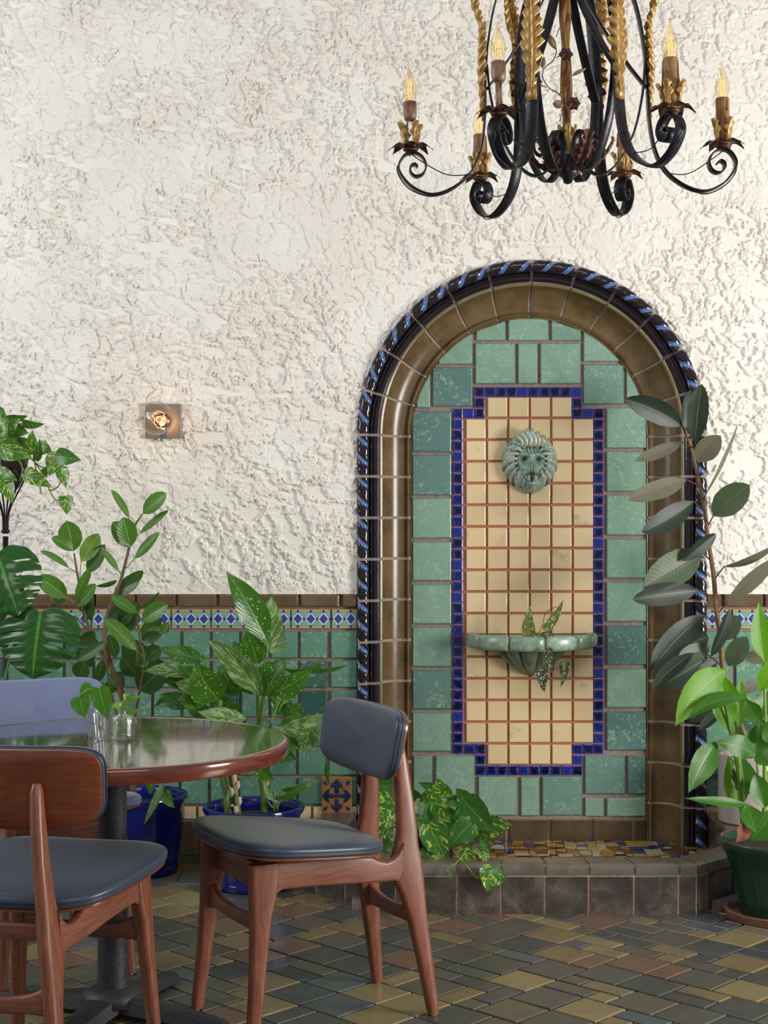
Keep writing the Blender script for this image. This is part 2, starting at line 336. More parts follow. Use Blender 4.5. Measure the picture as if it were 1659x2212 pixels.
def stucco_height(X, Z):
    X = X*1.25; Z = Z*1.25
    wx = (vnoise(X, Z, 16, 1, 1)-.5)*.05+(vnoise(X, Z, 48, 1, 3)-.5)*.020+(vnoise(X, Z, 120, 1, 31)-.5)*.007
    wz = (vnoise(X, Z, 16, 1, 2)-.5)*.05+(vnoise(X, Z, 48, 1, 4)-.5)*.020+(vnoise(X, Z, 120, 1, 32)-.5)*.007
    U = X+wx; V = Z+wz
    a = vnoise(U+.35*V, V*.62, 34, 1, 5)*.62+vnoise(U, V, 70, 1, 6)*.38
    b = vnoise(U-.4*V, V*.8, 52, 1, 7)
    dens = vnoise(X, Z, 3.2, 1, 9)
    t1 = .455+.10*(dens-.5); h1 = sstep(a, t1, t1+.030)
    pil = sstep(a, t1, t1+.22)
    h2 = sstep(b, .60, .645)
    bump = vnoise(U, V*.8, 78, 1, 8); b2 = 1-np.abs(vnoise(U, V, 58, 1, 18)-.5)*2
    rough = sstep(dens+.35*(vnoise(X, Z, 11, 1, 12)-.5), .25, .6)
    fine = (vnoise(U, V, 150, 1, 10)-.5)+.6*(vnoise(U, V, 300, 1, 11)-.5)
    b3 = vnoise(U*1.0+.2*V, V, 135, 1, 41); crest = 1-np.abs(vnoise(U, V*.7, 95, 1, 42)-.5)*2
    H = .0044*h1+h1*(.0016*pil+.0030*(bump-.3)*(.5+.5*rough)+.0024*sstep(b2, .75, .98)*rough+.0026*(b3-.35)*rough+.0022*sstep(crest, .8, .98)*rough)+.0022*h2*h1+.0036*fine*h1*(.4+.6*rough)+.0002*fine
    return np.maximum(H, 0)*(.85+.35*rough)
def build_wall():
    xs = np.concatenate([np.linspace(-2.6, -1.62, 60), np.arange(-1.616, 1.617, .0032), np.linspace(1.62, 2.6, 60)])
    zs = np.concatenate([np.arange(ZW, 3.46, .0032), np.linspace(3.464, 3.9, 40)])
    X, Z = np.meshgrid(xs, zs); H = stucco_height(X, Z)
    H *= .35+.65*sstep(Z, ZW, ZW+.05); Y = -.010-H
    nz, nx = X.shape; V = np.stack([X, Y, Z], -1).reshape(-1, 3).astype(np.float32)
    I = np.arange(nz*nx).reshape(nz, nx); q = np.stack([I[:-1, :-1], I[:-1, 1:], I[1:, 1:], I[1:, :-1]], -1).reshape(-1, 4)
    cx = (X[:-1, :-1]+X[1:, 1:]).ravel()/2; cz = (Z[:-1, :-1]+Z[1:, 1:]).ravel()/2
    keep = ~(((cx-ARX)**2+(cz-ARZ)**2 < .665**2) | ((abs(cx-ARX) < .665) & (cz < ARZ))); q = q[keep]
    me = bpy.data.meshes.new('wall_back'); me.vertices.add(len(V)); me.vertices.foreach_set('co', V.ravel())
    me.loops.add(len(q)*4); me.loops.foreach_set('vertex_index', q.ravel().astype(np.int32)); me.polygons.add(len(q))
    me.polygons.foreach_set('loop_start', (np.arange(len(q))*4).astype(np.int32))
    me.polygons.foreach_set('use_smooth', np.ones(len(q), dtype=bool)); me.update(calc_edges=True); me.validate()
    o = link_mesh('wall_back', me, S_STUCCO); tag(o, 'cream skip-trowel plaster wall above a green tiled wainscot', kind='structure')
    return o
WALL = build_wall()
b = MB(); b.box(-2.6, ARX-.66, .004, .20, -.02, ZW); b.box(ARX+.66, 2.6, .004, .20, -.02, ZW)
b.box(-2.6, ARX-.66, .012, .20, ZW, 3.9); b.box(ARX+.66, 2.6, .012, .20, ZW, 3.9)
b.build('grout_bed', G_GREY, WALL, smooth=False)
# tile mesh cache (front faces -y), origin at the tile centre on the bed
CACHE = {}
def rect_tile(w, h, th=.012, bev=.003):
    k = (round(w, 4), round(h, 4), th, bev)
    if k not in CACHE:
        m = MB(); m.prism([(-w/2, -h/2), (w/2, -h/2), (w/2, h/2), (-w/2, h/2)], th, bev, lambda u, v, hh: (u, -hh, v)); CACHE[k] = m.mesh('tile', False)
    return CACHE[k]
RND = random.Random(5)
def put_tile(name, w, h, mat, parent, x, z, y=0, th=.012, bev=.003, tilt=.006):
    me = rect_tile(w, h, th, bev)
    if not me.materials: me.materials.append(mat)
    o = bpy.data.objects.new(name, me); COL.objects.link(o); o.parent = parent
    o.location = (x, y, z); o.rotation_euler = (RND.uniform(-tilt, tilt), RND.uniform(-tilt, tilt), RND.uniform(-tilt, tilt))
    if me.materials[0] != mat: o.material_slots[0].link = 'OBJECT'; o.material_slots[0].material = mat
    return o
W1 = 1/545.0
def zpx(py): return HC-(py-CY)*W1
def xpx(px): return (px-CX)*W1
LX0, LX1, RX0, RX1 = -1.75, ARX-.690, ARX+.690, 1.85
def row(name, y0, y1, pitch, gap, mat, th=.012, off=0.0, bev=.003, tilt=.006):
    z = (zpx(y0)+zpx(y1))/2; h = (y1-y0)*W1
    for (a, bb, sgn) in ((LX1, LX0, -1), (RX0, RX1, 1)):
        x = a+off*sgn*W1
        if off: 
            ww = off*W1-gap
            put_tile(name, ww, h, T_BORDER2 if mat == T_BORDER else mat, WALL, a+sgn*ww/2, z, .004, th, bev, tilt)
        while (x-bb)*sgn < 0:
            put_tile(name, pitch-gap, h, mat, WALL, x+sgn*pitch/2, z, .004, th, bev, tilt); x += sgn*pitch
row('cap_tile', 1284, 1310, 88*W1, .008, T_CAP, .026, 36, .006)
row('border_tile', 1316, 1357, 86*W1, .005, T_BORDER, .012, 57, .002)
for k, (a, bb) in enumerate(((1363, 1421), (1427, 1484), (1491, 1548), (1555, 1610), (1616, 1673), (1680, 1736))):
    row('field_tile', a, bb, 63.2*W1, .011, T_WALL, .012, 62 if k < 4 else 66)
row('cream_tile', 1742, 1768, 31*W1, .010, T_CREAM, .012, 66)
row('base_tile', 1774, 1846, 63*W1, .008, T_BASE, .012, 30)
# relief tile with blue arrows
rt = put_tile('relief_tile', 65*W1, 81*W1, m_plain('ochre_relief_glaze', sr(160, 118, 74), .25, var=(sr(140, 100, 66), 30)), WALL, xpx(728), zpx(1716), -.010, .012)
rt['label'] = 'ochre tile with raised navy cross of arrowheads'
m = MB()
for k in range(4):
    a = k*PI/2; c_, s_ = math.cos(a), math.sin(a)
    for poly in ([(-.008, .010), (.008, .010), (.008, .032), (.024, .026), (.020, .040), (0, .058), (-.020, .040), (-.024, .026), (-.008, .032)],):
        pl = [(x*c_-z*s_, (x*s_+z*c_)*1.14) for x, z in poly]; m.prism(pl, .004, .0015, lambda u, v, h: (u, -.012-h, v))
    pl = [(x*c_-z*s_, (x*s_+z*c_)*1.14) for x, z in [(.040, .050), (.036, .036), (.050, .040), (.052, .054)]]; m.prism(pl, .003, .001, lambda u, v, h: (u, -.012-h, v))
m.prism([(-.009, 0), (0, -.010), (.009, 0), (0, .010)], .004, .001, lambda u, v, h: (u, -.012-h, v))
m.build('relief_arrow', m_plain('navy_relief_glaze', sr(38, 58, 92), .12, var=(sr(24, 36, 62), 40)), rt, smooth=False)
# ---------------------------------------------------------------- arched niche
NICHE = thing('tiled_niche', 'arched wall niche of teal, cream and cobalt tiles framed by a black rope moulding', 'niche', (0, 0, 0))
YP = .10; SP = (DIST+YP)/FPX
def np_(px, py): return ((px-CX)*SP, HC-(py-CY)*SP)
RI = .472; NCX = (1142.5-CX)*SP; NCZ = HC-(942-CY)*SP
m = MB(); n = 48
poly = [(NCX-.50, .02)]+[(NCX+.50*math.cos(PI-PI*k/n), NCZ+.50*math.sin(PI*k/n)) for k in range(n+1)]+[(NCX+.50, .02)]
m.prism(poly[::-1], .02, .001, lambda u, v, h: (u, YP+.02-h, v)); m.build('grout_bed', G_GREY, NICHE, smooth=False)
m = MB()
(ax, az) = np_(980, 1625); (bx, bz) = np_(1304, 882); (cx_, cz_) = np_(1024, 1673); (dx_, dz_) = np_(1258, 836)
m.box(ax, bx, YP-.0035, YP+.005, az, bz); m.box(cx_, dx_, YP-.0036, YP+.004, cz_, dz_)
m.build('grout_bed', G_RED, NICHE, smooth=False)
def clip_arc(x0, x1, z0, z1):
    """rectangle clipped by the arch of the panel"""
    R = RI; pts = []; N = 14
    per = []
    for k in range(N): per.append((x0+(x1-x0)*k/N, z0))
    for k in range(N): per.append((x1, z0+(z1-z0)*k/N))
    for k in range(N): per.append((x1+(x0-x1)*k/N, z1))
    for k in range(N): per.append((x0, z1+(z0-z1)*k/N))
    out = []
    for x, z in per:
        if z > NCZ:
            dx, dz = x-NCX, z-NCZ; r = math.hypot(dx, dz)
            if r > R:
                # push towards the tile's inner side, first vertically then radially
                hz = math.sqrt(max(0, R*R-dx*dx)) if abs(dx) < R else -1
                if hz >= 0 and NCZ+hz >= z0: z = NCZ+hz
                else:
                    hx = math.sqrt(max(0, R*R-(z0-NCZ)**2)); x = NCX+math.copysign(min(hx, abs(dx)), dx); z = z0
        out.append((x, z))
    ded = []
    for p in out:
        if not ded or math.hypot(p[0]-ded[-1][0], p[1]-ded[-1][1]) > .002: ded.append(p)
    if math.hypot(ded[0][0]-ded[-1][0], ded[0][1]-ded[-1][1]) < .002: ded.pop()
    keep = []
    for i, p in enumerate(ded):      # drop collinear points
        a = ded[i-1]; c = ded[(i+1) % len(ded)]
        cr = (p[0]-a[0])*(c[1]-p[1])-(p[1]-a[1])*(c[0]-p[0])
        if abs(cr) > 2e-6: keep.append(p)
    return keep
def niche_tile(name, px0, px1, py0, py1, mat, arc=False):
    x0, z1 = np_(px0, py0); x1, z0 = np_(px1, py1)
    if not arc: return put_tile(name, x1-x0, z1-z0, mat, NICHE, (x0+x1)/2, (z0+z1)/2, YP, .012, .003, .008)
    pl = clip_arc(x0, x1, z0, z1); cx, cz = (x0+x1)/2, (z0+z1)/2; m = MB()
    m.prism([(a-cx, c-cz) for a, c in pl], .012, .003, lambda u, v, h: (u, -h, v)); return m.build(name, mat, NICHE, smooth=False, loc=(cx, YP, cz))
for q in ((1029, 1091, 685, 736), (1098, 1184, 685, 736), (1191, 1254, 685, 736), (948, 1020, 700, 787), (900, 929, 790, 881), (1260, 1340, 705, 781), (1353, 1392, 788, 873), (935, 1020, 794, 878), (1260, 1346, 788, 873)):
    niche_tile('teal_tile', *q, T_NICHE, arc=True)
for q in ((1027, 1112, 742, 829), (1119, 1160, 742, 829), (1167, 1253, 742, 829)): niche_tile('teal_tile', *q, T_NICHE)
for k, (a, bb) in enumerate(((889, 976), (983, 1069), (1076, 1162), (1170, 1254), (1262, 1347), (1355, 1439), (1447, 1531), (1539, 1622))):
    niche_tile('teal_tile', 891, 974, a, bb, T_NICHE); niche_tile('teal_tile', 1310, 1395, a-8+k*.8, bb-8+k*.8, T_NICHE)
for q in ((893, 933, 1632, 1716), (941, 1025, 1632, 1716), (893, 965, 1723, 1761), (972, 1025, 1723, 1761), (1033, 1116, 1677, 1760), (1125, 1164, 1678, 1761), (1171, 1256, 1677, 1760),
          (1263, 1349, 1632, 1714), (1355, 1394, 1632, 1714), (1263, 1303, 1723, 1762), (1310, 1394, 1723, 1762)): niche_tile('teal_tile', *q, T_NICHE)
for q in ((893, 918), (925, 1008), (1015, 1094), (1101, 1185), (1191, 1275), (1281, 1365), (1372, 1394)): niche_tile('brown_tile', q[0], q[1], 1769, 1822, T_BASE)
for k in range(17):
    y = 880+46.8*k
    for c in (range(1, 5) if k in (0, 16) else range(6)):
        x = 1028+46.3*c; niche_tile('cream_tile', x-20.8, x+20.8, y-20.8, y+20.8, T_CREAM)
def bt(x, y): niche_tile('mosaic_tile', x-10.2, x+10.2, y-10.2, y+10.2, T_BLUE)
for k in range(10): bt(1036+23.25*k, 847); bt(1038+23.2*k, 1663)
for s, x in ((-1, 1036), (1, 1245.5)):
    bt(x, 870.4); bt(x, 893.5); bt(x+s*23.3, 893.5)
for s, x in ((-1, 1038), (1, 1247)):
    bt(x, 1640); bt(x, 1616.8); bt(x+s*23.3, 1616.8)
for x in (989.3, 1292.3):
    for k in range(32): bt(x, 893.5+23.33*k)
# moulding swept round the arch
HS = ARZ-.03; LT = 2*HS+PI*.64
def path(s):
    if s < HS: return Vector((ARX, 0, .03+s)), Vector((-1, 0, 0)), 0
    if s < HS+PI*.64:
        a = PI-(s-HS)/.64; return Vector((ARX, 0, ARZ)), Vector((math.cos(a), 0, math.sin(a))), 1
    return Vector((ARX, 0, ARZ-(s-HS-PI*.64))), Vector((1, 0, 0)), 0
rope_prof = [(.690, .004), (.690, -.022)]+[(.666+.024*math.cos(t), -.022-.020*math.sin(t)) for t in [PI*k/12 for k in range(1, 12)]]+[(.642, -.016), (.638, -.022), (.634, -.027), (.629, -.022), (.626, -.020), (.622, -.025), (.617, -.025), (.613, -.018), (.606, -.014), (.606, .002)]
cove_prof = [(.603, .002), (.603, -.012), (.597, -.016), (.590, -.012)]+[(.498+.092*math.cos(t), -.008+.094*math.sin(t)) for t in [PI/2*k/9 for k in range(0, 10)]]+[(.495, .079), (.489, .074), (.483, .079), (.480, .088), (.474, .086), (.470, .094), (.468, .104)]
def sweep(name, prof, s0, s1, mat, ns, rope=False, off=0.0):
    m = MB(); rows = []; uvs = []
    vs = [0]
    for i in range(1, len(prof)): vs.append(vs[-1]+math.hypot(prof[i][0]-prof[i-1][0], prof[i][1]-prof[i-1][1]))
    vs = [v/vs[-1] for v in vs]
    for k in range(ns+1):
        s = s0+(s1-s0)*k/ns; o, d, _ = path(s); rw = []; uu = []
        for i, (r, y) in enumerate(prof):
            u = 2*(s-s0)/(s1-s0)-.85*(1-vs[i]/.5) if rope else (s-s0)/(s1-s0)
            rr, yy = r, y
            if rope and 2 <= i <= 12:
                f = abs((u % 1)-.5); g = math.exp(-(f/.13)**2); cr, cy = .666, -.020
                k_ = 1-.30*g+.06*math.sin(PI*min(1, f*2)); rr = cr+(r-cr)*k_; yy = cy+(y-cy)*k_
            rw.append(o+d*(rr-off)+Vector((0, yy+off, 0))); uu.append((u, vs[i]))
        if k in (0, ns): pass
        rows.append(rw); uvs.append(uu)
    m.grid(rows, uvs=uvs); return m.build(name, mat, NICHE, sharp=50)
cuts = []
npz = 10
for k in range(npz+1): cuts.append(HS*k/npz)
for k in range(1, 13): cuts.append(HS+PI*.64*k/12)
for k in range(1, npz+1): cuts.append(HS+PI*.64+HS*k/npz)
g = .0056
for a, bb in zip(cuts[:-1], cuts[1:]):
    sweep('rope_tile', rope_prof, a+g, bb-g, T_ROPE, 26, rope=True); sweep('cove_tile', cove_prof, a+g, bb-g, T_COVE, 6)
gp = [(.689, .010), (.686, -.030), (.666, -.036), (.646, -.012), (.634, -.012), (.615, -.008), (.604, -.004), (.592, -.004)]+[(.498+.095*math.cos(t), -.002+.092*math.sin(t)) for t in [PI/2*k/7 for k in range(1, 8)]]+[(.485, .084), (.470, .1)]
sweep('moulding_grout', gp, 0.0, LT, G_PALE, 150)
# ---------------------------------------------------------------- floor
FLOOR = tag(link_mesh('floor', (lambda m: (m.box(-2.6, 2.6, -6.8, .004, -.06, -.004), m.mesh('floor', False))[1])(MB()), G_DARK), 'diagonal slate green and ochre tile floor', kind='structure')
U = .0745; TH = math.radians(46); ca, sa = math.cos(TH), math.sin(TH)
CURB = [(-.245, 0), (-.28, -.60), (.0365, -.90), (1.055, -.90), (1.365, -.60), (1.53, 0)]
def in_pool(x, y):
    c = False; P_ = [(-.13, .3), (-.14, -.53), (.10, -.77), (.99, -.77), (1.24, -.53), (1.39, .3)]
    for i in range(len(P_)):
        (x1, y1), (x2, y2) = P_[i], P_[i-1]
        if (y1 > y) != (y2 > y) and x < (x2-x1)*(y-y1)/(y2-y1)+x1: c = not c
    return c
occ = set(); R2 = random.Random(11); tiles = []
for j in range(-70, 70):
    for i in range(-70, 70):
        if (i, j) in occ: continue
        x = (i*ca-j*sa)*U; y = (i*sa+j*ca)*U-3.0
        if not (-2.3 < x < 2.3 and -3.6 < y < .2): continue
        free = lambda a, bq: all((i+p, j+q) not in occ for p in range(a) for q in range(bq))
        r = R2.random()
        # loose alternation of large squares with small ones and bricks
        opts = [(2, 2), (2, 1), (1, 2), (1, 1)] if (r < .66) else ([(2, 1), (1, 2), (1, 1)] if r < .86 else [(1, 1)])
        if opts[0] == (2, 1) and R2.random() < .5: opts[0], opts[1] = opts[1], opts[0]
        for (a, bq) in opts:
            if free(a, bq): break
        for p in range(a):
            for q in range(bq): occ.add((i+p, j+q))
        ci, cj = i+a/2, j+bq/2; X = (ci*ca-cj*sa)*U; Y = (ci*sa+cj*ca)*U-3.0
        lim = -.44 if X < -.25 else -.02
        if Y > lim-.03 or in_pool(X, Y) or abs(X) > 2.2: continue
        d = DIST+Y; tiles.append((a, bq, X, Y, abs(X)*FPX/d < 829+80 and Y > -2.14, d))
vis = sorted([t for t in tiles if t[4]], key=lambda t: t[5]); rest = [t for t in tiles if not t[4]]+vis[300:]; vis = vis[:300]
for a, bq, X, Y, _, d in vis:
    o = put_tile('floor_tile', a*U-.009, bq*U-.009, T_FLOOR, FLOOR, X, 0, Y, .010, .0025)
    o.location = (X, Y, -.006); o.rotation_euler = (-PI/2+RND.uniform(-.006, .006), RND.uniform(-.006, .006), TH)
m = MB()
for a, bq, X, Y, _, d in rest:
    w2, h2 = a*U/2-.0045, bq*U/2-.0045
    m.prism([(-w2, -h2), (w2, -h2), (w2, h2), (-w2, h2)], .010, .0025, lambda u, v, h: (X+u*ca-v*sa, Y+u*sa+v*ca, -.006+h))
tag(m.build('floor_tile', T_FLOOR, FLOOR, smooth=False), kind='stuff')
GRN = m_brown('bottle_green_glaze', sr(40, 66, 52), sr(50, 76, 58), sr(58, 70, 52)); OCH = m_brown('ochre_glaze', sr(112, 86, 48), sr(124, 96, 56), sr(100, 80, 50))
for (y0, y1, mt, ln) in ((-.008, -.155, GRN, .16), (-.165, -.305, OCH, .16), (-.315, -.425, T_FLOOR, .11)):
    x = -1.75
    while x < -.32:
        o = put_tile('border_strip_tile', ln-.006, y0-y1, mt, FLOOR, x+ln/2, 0, 0, .009, .002, .003)
        o.location = (x+ln/2, (y0+y1)/2, -.006); o.rotation_euler = (-PI/2, 0, 0); x += ln
# ---------------------------------------------------------------- raised pool in front of the niche
POOL = thing('fountain_pool', 'low tiled pool with slate curb and mosaic bed below the niche', 'pool', (.5, -.4, 0))
def pool_obj(o): o.parent = POOL; o.matrix_parent_inverse = Matrix.Translation((-.5, .4, 0)); return o
CT, CI = .174, .10
def curb_poly(off):
    P_ = [Vector(p) for p in CURB]; out = []
    for i, p in enumerate(P_):
        a = P_[i-1] if i > 0 else None; c = P_[i+1] if i < len(P_)-1 else None
        nn = []
        for (q, r) in ((a, p), (p, c)):
            if q is None or r is None: continue
            e = (r-q).normalized(); nn.append(Vector((-e.y, e.x)))
        b_ = sum(nn, Vector((0, 0))).normalized(); k = off/b_.dot(nn[0]); out.append(p+b_*k)
    out[0].y = 0; out[-1].y = 0
    return out
core_o, core_i = curb_poly(.003), curb_poly(CI-.006)
core_i[0].x = -.112; core_i[-1].x = 1.285
def ring_wall(m, o, i, z0, z1):
    for k in range(len(o)-1):
        a, bb, c, d = o[k], o[k+1], i[k+1], i[k]; bs = len(m.v)
        for z in (z0, z1): m.v += [(q.x, q.y, z) for q in (a, bb, c, d)]
        for f in ((0, 3, 2, 1), (4, 5, 6, 7), (0, 1, 5, 4), (1, 2, 6, 5), (2, 3, 7, 6), (3, 0, 4, 7)): m.face([bs+t for t in f])
m = MB(); ring_wall(m, core_o, core_i, 0, CT-.006)
pool_obj(m.build('curb_core', G_PALE, None, smooth=False))
def seg_tiles(a, bb, ia, ib, n_or_cuts, first=0):
    a, bb, ia, ib = Vector(a), Vector(bb), Vector(ia), Vector(ib); L = (bb-a).length; cuts = n_or_cuts
    for k in range(len(cuts)-1):
        t0, t1 = cuts[k]+.0045/L, cuts[k+1]-.0045/L
        q0, q1, r0, r1 = a.lerp(bb, t0), a.lerp(bb, t1), ia.lerp(ib, t0), ia.lerp(ib, t1)
        e = (bb-a).normalized(); outn = Vector((e.y, -e.x))
        m = MB(); rows = []
        for (q, r) in ((q0, r0), (q1, r1)):
            dn = (r-q)
            pr = [(q-outn*.002, .136), (q+outn*.004, .138), (q+outn*.006, .155), (q+outn*.002, .167), (q+dn*.10, .1735), (q+dn*.22, CT), (r-dn*.03, CT), (r, CT-.004), (r, CT-.012)]
            rows.append([(p.x, p.y, z) for p, z in pr])
        m.grid(rows)
        b0 = len(m.v)-18; m.face([b0+i for i in range(9)]); m.face([b0+9+i for i in range(9)])
        pool_obj(m.build('cap_tile', T_CURBTOP, None, sharp=35))
        m = MB(); rows = []
        for q in (q0, q1):
            pr = [(q-outn*.004, .004), (q+outn*.001, .004), (q+outn*.001, .128), (q-outn*.004, .130)]; rows.append([(p.x, p.y, z) for p, z in pr])
        m.grid(rows); b0 = len(m.v)-8; m.face([b0+i for i in range(4)]); m.face([b0+4+i for i in range(4)])
        pool_obj(m.build('riser_tile', T_CURB, None, smooth=False))
OI = curb_poly(CI); OI[0].x = -.112; OI[-1].x = 1.285
cc = [Vector(c) for c in CURB]
xs = [(853), 893, 988, 1083, 1178, 1273, 1371, 1467, 1506]; fc = [(x-853)/(1506-853) for x in xs]
seg_tiles(cc[0], cc[1], OI[0], OI[1], [0, .1, .35, .62, .86, 1]); seg_tiles(cc[1], cc[2], OI[1], OI[2], [0, .12, .45, .80, 1])
seg_tiles(cc[2], cc[3], OI[2], OI[3], fc); seg_tiles(cc[3], cc[4], OI[3], OI[4], [0, .14, .5, .85, 1]); seg_tiles(cc[4], cc[5], OI[4], OI[5], [0, .2, .46, .72, 1])
for k in range(5):
    a, bb = Vector(OI[k]), Vector(OI[k+1]); e = (bb-a).normalized(); nn = Vector((-e.y, e.x))*.007; m = MB()
    m.loft([[(p.x, p.y, z) for p, z in ((q, .03), (q+nn, .03), (q+nn, .160), (q, .160))] for q in (a+e*.004, bb-e*.004)]); pool_obj(m.build('inner_tile', T_CURB, None, smooth=False))
m = MB(); m.box(-.11, 1.30, -.84, .11, -.003, .034); pool_obj(m.build('mosaic_bed', G_DARK, None, smooth=False))
R3 = random.Random(3); nxm, nym, cs = 34, 23, .0415; J = {}
for i in range(nxm+1):
    for j in range(nym+1): J[i, j] = (-.11+i*cs+R3.uniform(-.013, .013), .11-j*cs+R3.uniform(-.013, .013))
stuff = MB(); cnt = 0
for j in range(nym):
    for i in range(nxm):
        pl = inset([J[i, j+1], J[i+1, j+1], J[i+1, j], J[i, j]], .0018); cx = sum(p[0] for p in pl)/4; cy = sum(p[1] for p in pl)/4
        if not (in_pool(cx, cy) or cy > -.5): continue
        if j < 9 and cnt < 296:
            m = MB(); m.prism([(a-cx, c-cy) for a, c in pl], .005, .001, lambda u, v, h: (u, v, h)); pool_obj(m.build('mosaic_piece', T_MOSAIC, None, smooth=False, loc=(cx, cy, .034))); cnt += 1
        else: stuff.prism(pl, .005, .001, lambda u, v, h: (u, v, .034+h))
tag(pool_obj(stuff.build('mosaic_piece', T_MOSAIC, None, smooth=False)), kind='stuff')
m = MB(); iw = curb_poly(CI-.004); iw[0] = Vector((-.11, .09)); iw[-1] = Vector((1.28, .09)); iw[1].x = -.18; iw[4].x = 1.27
m.v = [(p.x, p.y, .047) for p in iw]; m.face(range(len(iw)) if sum(iw[i-1].x*iw[i].y-iw[i].x*iw[i-1].y for i in range(len(iw))) > 0 else range(len(iw))[::-1])
pool_obj(link_mesh('water', m.mesh('water', False), m_glass('clear_water', (.95, .97, .95, 1), .0, .02, (14, .05), 1.12)))
# ---------------------------------------------------------------- lion mask
def build_lion():
    c = Vector((np_(1143, 998)[0], YP-.012, np_(1143, 998)[1])); t = thing('lion_mask', 'verdigris bronze lion head mask with open mouth on the cream tiles', 'mask', c)
    N, K = 72, 168; rows = []
    G = lambda x, z, a, b_, sx, sz: math.exp(-((x-a)/sx)**2-((z-b_)/sz)**2)
    for i in range(N+1):
        rr = i/N; row_ = []
        for k in range(K):
            th = 2*PI*k/K; ct, st = math.cos(th), math.sin(th)
            out = 1+.085*abs(math.sin(th*4.5+.6))**.7+.10*math.exp(-((th-PI/2)/.30)**2)+.03*math.sin(th*3)
            if st < 0: out += .09*math.exp(-((th-1.5*PI)/.28)**2)
            ex = .104*out*ct; ez = .110*out*st; x, z = ex*rr, ez*rr
            X, Z = x/.1, z/.1
            swirl = math.sin(th*11+5.0*rr*(1 if ct > 0 else -1)+1.6*math.sin(th*3))
            mane = sstep(np.array(rr), .50, .66)
            lock = .0050*abs(swirl)**.8*float(mane)*(1-float(sstep(np.array(rr), .93, 1.0)))
            dome = .055*math.sqrt(max(0, 1-rr**2.6))+.012*float(mane)*(1-rr**6)
            h = dome+lock
            h += .030*G(X, Z, .02, -.02, .17, .46)                      # nose bridge
            h += .052*G(X, Z, .03, -.34, .28, .23)                      # muzzle
            h += .012*G(X, Z, -.13, -.44, .14, .13)+.012*G(X, Z, .19, -.44, .14, .13)
            h += .012*G(X, Z, .03, -.20, .11, .07)                      # nose pad
            h += .016*G(X, Z, -.24, .27, .20, .10)+.016*G(X, Z, .30, .27, .20, .10)   # brows
            h -= .028*G(X, Z, -.22, .10, .12, .075)+.028*G(X, Z, .28, .10, .12, .075)
            h += .008*G(X, Z, -.24, .09, .055, .04)+.008*G(X, Z, .30, .09, .055, .04)
            h += .012*G(X, Z, -.36, -.14, .14, .2)+.012*G(X, Z, .42, -.14, .14, .2)
            h -= .062*G(X, Z, .03, -.63, .17, .115)                     # open mouth
            h += .036*G(X, Z, .03, -.90, .17, .17)                      # chin
            h += .010*G(X, Z, .03, .52, .30, .2)*abs(math.sin(X*24+Z*8))
            h -= .018*G(X, Z, -.62, .34, .13, .13)+.018*G(X, Z, .68, .34, .13, .13)   # ears
            h += .012*G(X, Z, -.62, .48, .20, .07)+.012*G(X, Z, .68, .48, .20, .07)
            h -= .010*G(X, Z, .03, -.285, .02, .09)
            h -= .006*math.exp(-((rr-.55)/.05)**2)*(.35+.65*(st > -.75))
            h += .0016*math.sin(x*900+math.sin(z*500)*2)*math.sin(z*700)
            if rr >= 1: h = 0
            row_.append((x, -max(h, 0), z+.02*0))
        rows.append(row_)
    m = MB(); m.grid(rows, closed_v=True)
    mt = Mat('verdigris_bronze', sr(120, 158, 142), .32); v = mt.coord(); n = mt.noise(v, 24, 5, .65)
    g = mt.node('ShaderNodeNewGeometry'); pt = g.outputs['Pointiness']
    cc = mt.ramp(n, [(.3, sr(92, 116, 100)), (.48, sr(138, 168, 152)), (.62, sr(168, 196, 186)), (.8, sr(136, 184, 190))])
    cc = mt.mix(mt.mth('MULTIPLY', mt.step(mt.noise(v, 70, 4, .6), .52, .66), .6), cc, sr(120, 84, 62)); cc = mt.mix(mt.step(pt, .53, .60), cc, sr(186, 180, 164))
    cc = mt.mix(mt.step(pt, .492, .45), cc, sr(58, 56, 46)); mt.set('Base Color', cc); mt.set('Metallic', .15); mt.set('Roughness', .3); mt.bump(mt.noise(v, 140, 4, .6), .25, .003)
    m.build('head', mt.m, t)
    m = MB()
    def surf_y(r, th):
        return -.055*math.sqrt(max(0, 1-min(1, r/.108)**2.6))
    def lock(a0, a1, r0, r1, rad, lift=.006, s=1):
        pts = []; rr_ = []
        for q in range(13):
            f = q/12; a = math.radians(a0+(a1-a0)*f**1.15); r = r0+(r1-r0)*math.sin(f*PI/2)
            x, z = s*math.cos(a)*r, math.sin(a)*r*1.06; pts.append(Vector((x, surf_y(r, a)-lift*math.sin(PI*(.15+.75*f)), z))); rr_.append(rad*(.75+.45*math.sin(PI*f))*(1-.8*f**3))
        m.tube(pts, rr_, 8)
    for s in (-1, 1):
        for k in range(9): lock(80-k*18, 52-k*18, .070, .112-.004*(k % 2), .0088, .004, s)
        for k in range(8): lock(84-k*18, 62-k*18, .054, .092, .0072, .009, s)
        for k in range(5): lock(-38-k*11, -62-k*7, .050, .104, .0070, .006, s)
    for (x0, x1, z1, rd) in ((-.022, -.034, .118, .011), (-.006, -.012, .128, .013), (.012, .006, .126, .012), (.026, .030, .116, .010), (-.038, -.052, .104, .009), (.040, .054, .102, .009)):
        m.tube([Vector((x0+(x1-x0)*f+.005*math.sin(f*7), -.066+.012*f-.012*math.sin(f*PI), .062+(z1-.062)*math.sin(f*PI/2))) for f in [q/10 for q in range(11)]], [rd*(1-.55*(q/10)**2) for q in range(11)], 9)
    m.build('mane_lock', mt.m, t)
    m = MB()
